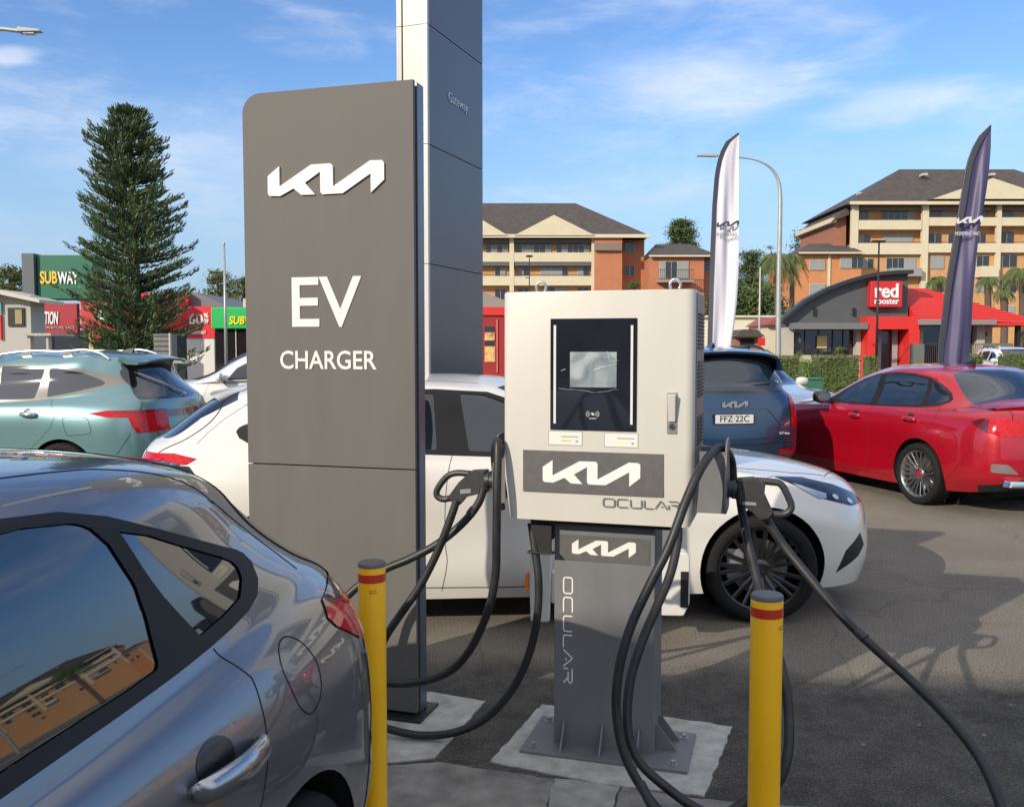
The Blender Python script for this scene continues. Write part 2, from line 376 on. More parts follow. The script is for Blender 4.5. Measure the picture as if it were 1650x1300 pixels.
class Shell:
    def __init__(s, rows, ku=6, kv=5, wheels=((0, .32, .365), (2.7, .32, .365)), smooth=.0):
        P = np.array(rows, float)                      # rows x cols x 3
        mir = np.array([1, -1, 1.])
        Pe = np.concatenate([P[:, 3:0:-1] * mir, P, P[:, -2:-5:-1] * mir], 1)
        Pe = np.concatenate([Pe, Pe[-2:-4:-1] * mir], 0)
        du = np.linalg.norm(np.diff(Pe[:9], axis=1), axis=2).mean(0) + .02; dv = np.linalg.norm(np.diff(Pe[:, 3:-3], axis=0), axis=2).mean(1) + .01
        tu = np.concatenate([[0], np.cumsum(du)]); tv = np.concatenate([[0], np.cumsum(dv)])
        nc, nr = P.shape[1], P.shape[0]
        su = np.concatenate([np.linspace(tu[3 + i], tu[4 + i], ku, endpoint=False) for i in range(nc - 1)] + [[tu[3 + nc - 1]]])
        sv = np.concatenate([np.linspace(tv[i], tv[i + 1], kv, endpoint=False) for i in range(nr - 1)] + [[tv[nr - 1]]])
        Wu = spline_w(tu, su); Wv = spline_w(tv, sv)
        S = np.einsum('ac,bd,cdk->abk', Wv, Wu, Pe)
        S[:, 0, 1] = 0; S[:, -1, 1] = 0; S[-1, :, 1] = 0
        bm = bmesh.new(); a, b = S.shape[:2]
        for sgn in (1, -1):
            vv = [[bm.verts.new((S[i, j, 0], S[i, j, 1] * sgn, S[i, j, 2])) for j in range(b)] for i in range(a)]
            for i in range(a - 1):
                for j in range(b - 1):
                    q = [vv[i][j], vv[i][j + 1], vv[i + 1][j + 1], vv[i + 1][j]]
                    bm.faces.new(q if sgn > 0 else q[::-1])
        bmesh.ops.remove_doubles(bm, verts=bm.verts, dist=1e-4)
        bmesh.ops.dissolve_degenerate(bm, edges=bm.edges, dist=1e-4)
        bmesh.ops.recalc_face_normals(bm, faces=bm.faces)
        if sum(f.normal.z * f.calc_area() for f in bm.faces) < 0: bmesh.ops.reverse_faces(bm, faces=bm.faces)
        bm.normal_update()
        s.nl = bm.verts.layers.float_vector.new('nrm'); s.rl = bm.faces.layers.int.new('reg')
        for v in bm.verts: v[s.nl] = v.normal
        for f in bm.faces: f.smooth = True
        s.bm = bm; s.bvh = BVHTree.FromBMesh(bm); s.names = {}
        for (wx, wz, wr) in wheels:
            pts = [(wx + wr * math.cos(2 * math.pi * k / 48), wz + wr * math.sin(2 * math.pi * k / 48)) for k in range(48)]
            s.cut('gone', pts, 'side', lambda c, n: abs(c.y) > .5)
        s.wheels = wheels
    def cut(s, name, poly, proj, cond=None, over=None):
        if name not in s.names: s.names[name] = len(s.names) + 1
        rid = s.names[name]; bm = s.bm
        ia, ib = {'side': (0, 2), 'rear': (1, 2), 'front': (1, 2), 'top': (0, 1)}[proj]
        if cond is None:
            cond = {'side': lambda c, n: abs(n.y) > .12, 'rear': lambda c, n: n.x < -.05 and c.x < .3, 'front': lambda c, n: n.x > .05 and c.x > .6, 'top': lambda c, n: n.z > .1}[proj]
        xs = [p[0] for p in poly]; ys = [p[1] for p in poly]; m = .02
        def cand(x0, x1, y0, y1):
            out = []
            for f in bm.faces:
                a = [v.co[ia] for v in f.verts]; b = [v.co[ib] for v in f.verts]
                if max(a) < x0 or min(a) > x1 or max(b) < y0 or min(b) > y1: continue
                if cond(f.calc_center_median(), f.normal): out.append(f)
            return out
        pool = cand(min(xs) - m, max(xs) + m, min(ys) - m, max(ys) + m)
        pool = set(pool)
        for i in range(len(poly)):
            (xa, ya), (xb, yb) = poly[i], poly[(i + 1) % len(poly)]
            if abs(xa - xb) + abs(ya - yb) < 1e-6: continue
            e = 1e-4; fs = []
            for f in pool:
                if not f.is_valid: continue
                a = [v.co[ia] for v in f.verts]; b = [v.co[ib] for v in f.verts]
                if max(a) < min(xa, xb) - e or min(a) > max(xa, xb) + e or max(b) < min(ya, yb) - e or min(b) > max(ya, yb) + e: continue
                fs.append(f)
            if not fs: continue
            no = [0, 0, 0]; no[ia] = yb - ya; no[ib] = -(xb - xa); co = [0, 0, 0]; co[ia] = xa; co[ib] = ya
            es = {ed for f in fs for ed in f.edges}; vs = {v for f in fs for v in f.verts}
            r = bmesh.ops.bisect_plane(bm, geom=list(vs) + list(es) + fs, dist=1e-5, plane_co=co, plane_no=no)
            for g in r['geom']:
                if isinstance(g, bmesh.types.BMFace): pool.add(g)
            pool = {f for f in pool if f.is_valid}
        for f in list(bm.faces):
            c = f.calc_center_median()
            if inpoly(c[ia], c[ib], poly) and cond(c, f.normal) and (over is None or f[s.rl] in [s.names.get(o, 0) if o else 0 for o in over]): f[s.rl] = rid
    def extract(s, name, m, parent, obj=None, off=0.0, split=None, lean=None):
        rid = s.names[name] if name else 0; bm = s.bm; mp = {}; vs = []; fs = []; ns = []
        for f in bm.faces:
            if f[s.rl] != rid: continue
            if split and not split(f.calc_center_median()): continue
            q = []
            for v in f.verts:
                if v.index not in mp or True:
                    k = id(v)
                if v not in mp:
                    mp[v] = len(vs); n = Vector(v[s.nl]); n = n.normalized() if n.length > 1e-6 else Vector(v.normal)
                    vs.append(v.co + n * off)
                    if lean is not None: n = Vector((n.x * .6, n.y, abs(n.y) * (lean[0] + (lean[1] - lean[0]) * min(1, max(0, (v.co.z - 1.0) / .34))))).normalized()
                    ns.append(n)
                q.append(mp[v])
            fs.append(q)
        if not fs: return None
        me = bpy.data.meshes.new(obj or name); me.from_pydata(vs, [], fs); me.update()
        for p in me.polygons: p.use_smooth = True
        me.normals_split_custom_set_from_vertices([tuple(n) for n in ns])
        return link_mesh(obj or name, me, m, parent)
    def proj(s, p, side='left'):
        if side in ('left', 'right'):
            sg = 1 if side == 'left' else -1
            h = s.bvh.ray_cast(Vector((p[0], 3 * sg, p[1])), Vector((0, -sg, 0)))
        elif side == 'rear': h = s.bvh.ray_cast(Vector((-4, p[0], p[1])), Vector((1, 0, 0)))
        elif side == 'front': h = s.bvh.ray_cast(Vector((6, p[0], p[1])), Vector((-1, 0, 0)))
        else: h = s.bvh.ray_cast(Vector((p[0], p[1], 4)), Vector((0, 0, -1)))
        return (h[0], h[1]) if h[0] is not None else (None, None)
    def seam(s, mb, pts, side='left', r=.0022, sub=10, off=-.0005, closed=False):
        if closed: pts = list(pts) + [pts[0]]
        out = []
        for i in range(len(pts) - 1):
            for k in range(sub):
                t = k / sub; q = (pts[i][0] * (1 - t) + pts[i + 1][0] * t, pts[i][1] * (1 - t) + pts[i + 1][1] * t)
                a, n = s.proj(q, side)
                if a is not None: out.append(a + n * off)
        a, n = s.proj(pts[-1], side)
        if a is not None: out.append(a + n * off)
        if len(out) > 1: mb.tube(out, r, 6)
    def finish(s): s.bm.free()
def c2(pts, n=6): return [(p.x, p.y) for p in curve([(a, b, 0) for a, b in pts], n)]

M_tyre = mat('tyre rubber', (.010, .010, .0105), .8, vary=.3, vscale=30, bump=.1, bscale=200, spec=.25)
M_frame = mat('window frame black', (.013, .013, .014), .55, spec=.25)
M_dark = mat('dark plastic', (.012, .012, .013), .5)
M_void = mat('shadow gap', (.004, .004, .004), .9)
M_gloss = mat('gloss black', (.008, .008, .009), .08, coat=1)
M_glass = mat('tinted window glass', (.006, .008, .010), .015, spec=.9, coat=.6)
M_chrome = mat('chrome', (.75, .76, .78), .12, metal=1)
M_silver = mat('machined alloy', (.55, .56, .58), .28, metal=1)
M_redlens = mat('red lens', (.46, .004, .008), .10, coat=.4, spec=.3, vary=.55, vscale=26, stretch=(1, 1, 4))
M_darklens = mat('dark red lens', (.09, .006, .010), .12, coat=1)
M_clear = mat('clear lamp lens', (.55, .58, .60), .08, metal=.6, coat=1)
M_white = mat('plain white', (.8, .8, .8), .4)
def wheel(parent, x, y, side, r=.318, w=.225, style='dark', rim_r=None, steer=0):
    """side +1: outer face towards +y"""
    rr = rim_r or r * .76
    h = w / 2
    wt = MB(); wt.lathe([(rr * .98, -h * .92), (rr * 1.04, -h), (r * .93, -h), (r * .985, -h * .82), (r, -h * .6), (r, h * .6), (r * .985, h * .82), (r * .93, h), (rr * 1.06, h * 1.0), (rr, h * .90), (rr * .98, h * .8)], 56, ax='y')
    rmat = {'dark': M_gloss, 'silver': M_silver}[style]
    ho = MB()
    ho.lathe([(rr, -h * .9), (rr * .93, -h * .6), (rr * .9, h * .5), (rr * .95, h * .82), (rr * 1.01, h * .9), (rr * 1.01, h * .82)], 48, ax='y')
    e = ho.build('wheel', mat('wheel barrel ' + style, (.02, .02, .02) if style == 'dark' else (.25, .25, .26), .35, metal=.8), parent, smooth=True, autosm=40)
    e.location = (x, y, r); e.rotation_euler = (0, 0, (math.pi if side < 0 else 0) + steer)
    wt.build('tyre', M_tyre, e, smooth=True, autosm=50)
    tr = MB()
    for k in range(4):
        a = r * (.78 + .0 * k)
    for hh in (-.45, -.15, .15, .45):
        tr.lathe([(r * 1.001, h * (hh - .03)), (r * 1.001, h * (hh + .03))], 56, ax='y')
    tr.build('tread_groove', M_void, e)
    sp = MB(); N = {'dark': 15, 'silver': 10}[style]
    yo = h * .86
    for k in range(N):
        for tw in (-1, 1) if style == 'silver' else ((-1, 1) if k % 3 == 0 else (0,)):
            a0 = 2 * math.pi * k / N + tw * .02; a1 = a0 + tw * (.14 if style == 'silver' else .09)
            for (ra, rb, ya, yb, wa, wb) in ((rr * .14, rr * .97, yo - .035, yo - .004, .010 if style == 'silver' else .011, .012 if style == 'silver' else .013),):
                c0, s0, c1, s1 = math.cos(a0), math.sin(a0), math.cos(a1), math.sin(a1)
                p0 = Vector((ra * c0, 0, ra * s0)); p1 = Vector((rb * c1, 0, rb * s1)); d = (p1 - p0).normalized(); q = Vector((-d.z, 0, d.x))
                v = []
                for dy in (-.028, 0):
                    v += [p0 - q * wa + Vector((0, ya + dy, 0)), p1 - q * wb + Vector((0, yb + dy, 0)), p1 + q * wb + Vector((0, yb + dy, 0)), p0 + q * wa + Vector((0, ya + dy, 0))]
                sp.hexa(v)
    sp.lathe([(rr * .93, yo - .03), (rr * .96, yo), (rr * 1.0, yo + .002), (rr * 1.02, yo - .006)], 48, ax='y')
    sp.lathe([(rr * .23, yo - .06), (rr * .22, yo - .026), (rr * .13, yo - .022), (.0001, yo - .022)], 24, ax='y')
    sp.build('rim', rmat, e, bevel=.002, seg=1)
    dk = MB(); dk.lathe([(.0001, -h * .1), (rr * .68, -h * .1), (rr * .68, h * .02), (rr * .3, h * .02), (rr * .28, h * .25), (.0001, h * .25)], 32, ax='y')
    dk.build('brake_disc', mat('brake steel', (.28, .27, .26), .35, metal=.9), e, smooth=True, autosm=30)
    cp = MB(); cp.box(rr * .35, rr * .78, -h * .3, h * .32, -.07, .11); cp.build('brake_caliper', mat('caliper', (.35, .35, .36), .4, metal=.6), e, bevel=.01)
    cc = MB(); cc.lathe([(rr * .125, yo - .03), (rr * .12, yo - .012), (.0001, yo - .010)], 20, ax='y')
    cc.build('centre_cap', mat('red centre cap', (.35, .01, .02), .3) if style == 'silver' else M_gloss, e, smooth=True, autosm=30)
    return e
def car_common(root, sh, paint, L, wstyle='dark', r=.318, track=.79, wb=2.7, roofmat=None, underz=.16, tail=-.85, steer=0):
    """body, glass, liners, underbody, wheels"""
    body = sh.extract(None, paint, root, 'body')
    ub = MB(); ub.box(tail + .25, 3.10, -.60, .60, underz, .36); ub.box(.42, 2.27, -.80, .80, underz + .01, .40)
    ub.build('underbody', M_void, root)
    for (wx, wz, wr) in sh.wheels:
        for sg in (1, -1):
            ln = MB(); pts = []
            for k in range(27):
                a = R(-25 + k * 230 / 26); pts.append((wx + (wr + .004) * math.cos(a), wz + (wr + .004) * math.sin(a)))
            for i in range(26):
                (xa, za), (xb, zb) = pts[i], pts[i + 1]; ya = yb = None
                qa, qb = sh.proj((wx + (xa - wx) * 1.02, wz + (za - wz) * 1.02), 'left'), sh.proj((wx + (xb - wx) * 1.02, wz + (zb - wz) * 1.02), 'left')
                ya = (qa[0].y if qa[0] is not None else .83) - .006; yb = (qb[0].y if qb[0] is not None else .83) - .006
                ln.add([(xa, ya * sg, za), (xb, yb * sg, zb), (xb, .5 * sg, zb), (xa, .5 * sg, za)], [(0, 1, 2, 3)])
            ln.add([(wx + wr * math.cos(R(a)), .52 * sg, wz + wr * math.sin(R(a))) for a in range(0, 360, 15)], [tuple(range(24))])
            ln.build('wheel_arch_liner', M_void, root)
    for wx in (sh.wheels[0][0], wb):
        for sg in (1, -1):
            wheel(root, wx, sg * track, sg, r, style=wstyle, steer=steer if wx > 0 else 0)
    return body
def both(fn):
    for sd, sg in (('left', 1), ('right', -1)): fn(sd, sg)
def handle(root, sh, x, z, side, m, L=.19, big=False):
    """pull handle over a dark patch painted as the shade of a recess"""
    sg = 1 if side == 'left' else -1
    a, n = sh.proj((x - L / 2, z), side); b, _ = sh.proj((x + L / 2, z + .004), side); c, n2 = sh.proj((x, z), side)
    if a is None: return
    e = MB()
    pts = curve([a + n * .004, a + n * .028 + (b - a) * .06, c + n * .042, b + n * .030 - (b - a) * .10, b + n * .006], 8)
    k = len(pts); rs = [.0095 + .0095 * math.sin(math.pi * min(1, max(0, i / (k - 1)))) ** .6 for i in range(k)]
    for i in range(k):
        pass
    # flattened tube
    base = len(e.v); t = (b - a).normalized(); up = n.cross(t).normalized()
    vs = []
    for i, p in enumerate(pts):
        for q in range(12):
            an = 2 * math.pi * q / 12; vs.append(p + up * math.cos(an) * rs[i] * 1.35 + n * math.sin(an) * rs[i] * .8)
    e.add(vs, [(i * 12 + q, i * 12 + (q + 1) % 12, (i + 1) * 12 + (q + 1) % 12, (i + 1) * 12 + q) for i in range(k - 1) for q in range(12)] + [tuple(range(12)), tuple(range((k - 1) * 12, k * 12))])
    h = e.build('door_handle', m, root, smooth=True, autosm=60)
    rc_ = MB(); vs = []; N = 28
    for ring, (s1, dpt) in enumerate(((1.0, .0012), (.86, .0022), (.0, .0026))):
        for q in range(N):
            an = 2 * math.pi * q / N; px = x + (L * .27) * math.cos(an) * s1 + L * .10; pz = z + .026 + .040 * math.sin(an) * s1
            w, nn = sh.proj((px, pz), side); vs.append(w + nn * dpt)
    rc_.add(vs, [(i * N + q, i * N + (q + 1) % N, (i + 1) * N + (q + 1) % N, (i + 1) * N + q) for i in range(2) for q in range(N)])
    rc_.build('handle_recess_shade', mat('recess shade paint', (.010, .011, .012), .35, coat=.3), root, smooth=True)  # near-black patch on the uncut panel paints in the hollow's shade
    return h
def mirror(root, sh, x, z, sg, m):
    side = 'left' if sg > 0 else 'right'
    p, n = sh.proj((x, z), side)
    mb = MB(); vs = []; N, K = 12, 9
    c = Vector((p.x + .02, p.y + .13 * sg, p.z + .07))
    for i in range(K):
        t = math.pi * i / (K - 1)
        for q in range(N):
            a = 2 * math.pi * q / N
            ry = .115; X = math.sin(t) * math.cos(a); Z = math.sin(t) * math.sin(a); Y = math.cos(t)
            pw = lambda v: math.copysign(abs(v) ** .75, v)
            vs.append(c + Vector((pw(X) * .075 if X > 0 else pw(X) * .035, pw(Y) * ry, pw(Z) * .075)))
    mb.add(vs, [(i * N + q, i * N + (q + 1) % N, (i + 1) * N + (q + 1) % N, (i + 1) * N + q) for i in range(K - 1) for q in range(N)])
    o = mb.build('door_mirror', m, root, smooth=True)
    s_ = MB(); s_.tube([p - n * .01, p + Vector((0, .06 * sg, .02)), c + Vector((0, -.02 * sg, -.03))], [.022, .016, .02], 8); s_.build('mirror_arm', M_dark, o, smooth=True)
    g = MB(); g.add([c + Vector((-.037, .088 * math.cos(a), .055 * math.sin(a))) for a in [2 * math.pi * k / 20 for k in range(20)]], [tuple(range(20))]); g.build('mirror_glass', M_chrome, o)
    return o
def fin(root, x, z, m, L=.17):
    mb = MB(); mb.hexa([(x - L / 2, -.03, z), (x + L / 2, -.03, z + .005), (x + L / 2, .03, z + .005), (x - L / 2, .03, z), (x - L * .62, -.004, z + .065), (x - L * .30, -.004, z + .062), (x - L * .30, .004, z + .062), (x - L * .62, .004, z + .065)])
    return mb.build('roof_antenna', m, root, bevel=.006, seg=3)
TRIM_H = [(1.76,.955),(1.4,.970),(1.0,.985),(.657,1.000),(.394,1.011),(.216,1.020),(.085,1.029),(-.021,1.038),(-.117,1.049),(-.185,1.064),(-.235,1.090),(-.259,1.125),(-.245,1.147),(-.222,1.160),(-.074,1.212),(.084,1.268),(.237,1.322),(.351,1.350),(.50,1.362),(.85,1.364),(1.15,1.345),(1.36,1.275),(1.56,1.150)]
def hatch(name, loc, rz, paint, label, group=None, roof=None, style='dark', detail=6, handle_mat=None, pillar=None, sx=1.0, glassmat=None, steer=0, lamp_up=0.0, glass_lean=None):
    root = empty(name, loc, rz, label, 'car', group); GL = glassmat or M_glass
    sh = Shell(hatch_rows(.22), ku=detail, kv=max(4, detail - 1), wheels=((-.06, .32, .365), (2.7, .32, .365)))
    if roof: sh.cut('roof_skin', [(1.2,-.60),(-.5,-.60),(-.5,.60),(1.2,.60)], 'top', lambda c, n: n.z > .3 and c.z > 1.335)
    sh.cut('trim', TRIM_H, 'side', lambda c, n: abs(n.y) > .3 and c.z > .9)
    tc_ = lambda c, n: abs(n.y) > .3 and c.z > .9
    sh.cut('gl_front', fillet([(1.56,.998),(1.04,1.012),(.99,1.340),(1.13,1.328),(1.32,1.255),(1.49,1.130)], .02), 'side', tc_)
    sh.cut('gl_rear', fillet([(.86,1.020),(.549,1.032),(.35,1.038),(.250,1.044),(.224,1.128),(.220,1.19),(.262,1.275),(.300,1.315),(.34,1.328),(.45,1.340),(.84,1.340)], .015), 'side', tc_)
    sh.cut('gl_quarter', fillet([(.095,1.056),(-.012,1.065),(-.111,1.078),(-.168,1.108),(-.178,1.130),(-.165,1.146),(-.126,1.165),(.049,1.232),(.13,1.265),(.222,1.291),(.150,1.15)], .006), 'side', tc_)
    # windscreen and rear glass
    sh.cut('windscreen', fillet([(-.70,.995),(.70,.995),(.52,1.375),(0,1.395),(-.52,1.375)], .04), 'front', lambda c, n: n.x > .2 and .6 < c.x < 2.3 and c.z > .96 and abs(n.y) < .75)
    sh.cut('rear_glass', fillet([(-.60,1.075),(0,1.082),(.60,1.075),(.50,1.325),(0,1.345),(-.50,1.325)], .05), 'rear', lambda c, n: n.x < -.25 and c.x < 0 and c.z > 1.04)
    # tail lamps wrap the corner
    tl = [(-.446,.985),(-.405,.950),(-.43,.922),(-.568,.850),(-.64,.833),(-1.1,.815),(-1.1,.985),(-.60,1.000)]
    if lamp_up: tl = [(-.45,.980),(-.50,.950),(-.62,.935),(-1.1,.925),(-1.1,1.0),(-.58,1.005)]
    sh.cut('glass_fin', [(-.27,1.300),(-.40,1.235),(-.60,1.135),(-.755,1.062),(-1.0,1.10),(-.60,1.42),(-.30,1.42)], 'side', lambda c, n: c.x < -.20 and c.z > 1.0 and n.x < .2, over=[None])
    sh.cut('tail_lamp', tl, 'side', lambda c, n: c.x < -.3 and abs(c.y) > .42)
    if not lamp_up: sh.cut('lamp_dark', [(-.446,.985),(-.425,.965),(-.60,.955),(-1.1,.945),(-1.1,.985),(-.60,1.0)], 'side', lambda c, n: c.x < -.3 and abs(c.y) > .42)
    sh.cut('plate_recess', fillet([(-.36,.62),(.36,.62),(.42,.78),(-.42,.78)], .03), 'rear')
    sh.cut('bumper_lower', [(-.90,.10),(.90,.10),(.90,.36),(.60,.46),(-.60,.46),(-.90,.36)], 'rear', lambda c, n: c.x < -.62)
    # nose
    sh.cut('head_lamp', [(2.80,.842),(3.0,.822),(3.20,.772),(3.36,.708),(3.44,.645),(3.28,.655),(3.08,.712),(2.95,.775)], 'side', lambda c, n: c.x > 2.5 and abs(c.y) > .36 and abs(n.y) > .05)
    sh.cut('lamp_strip', [(2.90,.805),(3.11,.735),(3.10,.712),(3.05,.714),(2.95,.768)], 'side', lambda c, n: c.x > 2.5 and abs(c.y) > .36 and abs(n.y) > .05)
    sh.cut('grille', fillet([(-.40,.63),(.40,.63),(.44,.70),(-.44,.70)], .02), 'front', lambda c, n: c.x > 3)
    sh.cut('intake', fillet([(-.50,.27),(.50,.27),(.42,.45),(-.42,.45)], .03), 'front', lambda c, n: c.x > 3)
    for sg in (1, -1):
        sh.cut('fog_pocket', [(3.32,.50),(3.36,.42),(3.30,.36),(3.14,.275),(3.20,.41)], 'side', lambda c, n: c.x > 2.9 and abs(c.y) > .5)
    car_common(root, sh, paint, 4.5, style, steer=steer)
    for sg in (1, -1): sh.extract('trim', pillar or M_frame, root, 'window_trim', split=lambda c, sg=sg: c.y * sg > 0)
    if roof: sh.extract('roof_skin', roof, root, 'roof')
    for nm in ('gl_front', 'gl_rear', 'gl_quarter'):
        for sg in (1, -1): sh.extract(nm, GL, root, 'side_window', off=-.004, split=lambda c, sg=sg: c.y * sg > 0, lean=glass_lean)
    sh.extract('windscreen', GL, root); sh.extract('rear_glass', GL, root, 'rear_window')
    for sg in (1, -1): sh.extract('glass_fin', M_gloss, root, 'glass_side_trim', split=lambda c, sg=sg: c.y * sg > 0)
    for sg in (1, -1):
        t = sh.extract('tail_lamp', M_redlens, root, 'tail_lamp', off=.004, split=lambda c: c.y * sg > 0)
        if not lamp_up: sh.extract('lamp_dark', M_darklens, t, 'lamp_band', off=.004, split=lambda c: c.y * sg > 0)
        t = sh.extract('head_lamp', mat('smoked headlight lens', (.015, .016, .018), .18, coat=.25, spec=.4, vary=.5, vscale=14), root, 'headlight', off=.003, split=lambda c: c.y * sg > 0)
        sh.extract('lamp_strip', M_clear, t, 'lamp_strip', off=.004, split=lambda c: c.y * sg > 0)
        sh.extract('fog_pocket', M_dark, root, 'bumper_vent', off=-.0, split=lambda c: c.y * sg > 0)
        for (jx, jz) in ((3.17, .712), (3.28, .678)):
            jw = MB(); a, n = sh.proj((jx, jz), 'left' if sg > 0 else 'right')
            if a is not None:
                q = n.to_track_quat('Z', 'Y').to_matrix()
                jw.add([a + n * .006 + q @ Vector((.026 * math.cos(t_) , .020 * math.sin(t_), 0)) for t_ in [2 * math.pi * k / 14 for k in range(14)]], [tuple(range(14))])
            if jw.v: jw.build('lamp_projector', M_clear, t)
    sh.extract('plate_recess', paint, root); sh.extract('bumper_lower', M_dark, root, 'rear_diffuser')
    sh.extract('grille', M_gloss, root); sh.extract('intake', M_dark, root, 'air_intake')
    # roof spoiler over the rear glass
    spm = MB(); rows = []
    for k in range(21):
        y = -.46 + k * .046; f = (abs(y) / .46); zt, _ = sh.proj((-.26, y), 'top'); z0 = zt.z
        rows.append([(-.26, y, z0 + .002), (-.38, y * .99, z0 - .018), (-.51 + .09 * f ** 4, y * .98, z0 - .048), (-.49 + .09 * f ** 4, y * .98, z0 - .060), (-.34, y * .97, z0 - .055)])
    vs = [p for r_ in rows for p in r_]
    spm.add(vs, [(i * 5 + j, i * 5 + (j + 1) % 5, (i + 1) * 5 + (j + 1) % 5, (i + 1) * 5 + j) for i in range(20) for j in range(5)] + [(0, 1, 2, 3, 4), (104, 103, 102, 101, 100)])
    spm.build('roof_spoiler', roof or paint, root, smooth=True, autosm=38)
    # seams
    sm = MB()
    def seams(sd, sg):
        sh.seam(sm, [(.077,1.025),(.061,.991),(.045,.957),(.057,.915),(.065,.871),(.085,.798),(.115,.735),(.18,.675),(.27,.600),(.34,.49),(.36,.40),(.37,.25)], sd)
        sh.seam(sm, c2([(.945,.99),(.92,.88),(.905,.7),(.905,.5),(.915,.40),(.905,.32),(.885,.22)], 5), sd, sub=3)
        sh.seam(sm, [(1.74,.955),(1.80,.85),(1.86,.6),(1.84,.35),(1.76,.24)], sd)
        sh.seam(sm, [(1.84,.245),(1.2,.235),(.42,.245)], sd, r=.003)
        sh.seam(sm, [(2.35,.795),(2.6,.825),(2.80,.845)], sd, r=.0022)
        sh.seam(sm, [(-.37,.30),(-.52,.42),(-.62,.62),(-.60,.80)], sd, r=.0028)
        if sg > 0: sh.seam(sm, c2([(-.075,.885),(-.072,.936),(-.109,.972),(-.165,.978),(-.210,.950),(-.234,.90),(-.225,.86),(-.195,.828),(-.135,.815),(-.09,.845),(-.075,.885)], 3), sd, r=.0022, sub=2)
    both(seams)
    for sg in (1, -1): sh.seam(sm, [(1.1,.47 * sg),(.4,.52 * sg),(.12,.535 * sg),(-.009,.565 * sg),(-.12,.592 * sg),(-.215,.616 * sg)], 'top', r=.0022)
    for sd in ('left', 'right'): sh.seam(sm, [(-.215,1.275),(-.34,1.190),(-.42,1.115),(-.469,1.057)], sd, r=.0022)
    for sg in (1, -1): sh.seam(sm, [(sg * .45,1.36),(sg * .57,1.25),(sg * .66,1.08),(sg * .70,.98),(sg * .62,.80),(sg * .50,.60)], 'rear', r=.004)
    sh.seam(sm, [(-.5,.60),(0,.585),(.5,.60)], 'rear')
    for sg in (1, -1): sh.seam(sm, [(2.0,.72 * sg),(2.5,.66 * sg),(2.95,.60 * sg),(3.2,.50 * sg),(3.35,.25 * sg),(3.37,0)], 'top', r=.003)
    sm.build('panel_gap', M_void, root, smooth=True)
    for sd in ('left', 'right'):
        for hx, hz in ((.225, .850), (1.13, .838)): handle(root, sh, hx, hz, sd, handle_mat or paint, L=.225)
    for sg in (1, -1): mirror(root, sh, 1.55, .965, sg, paint)
    fin(root, -.10, 1.398, paint)
    p, n = sh.proj((0, .88), 'rear')
    return root, sh
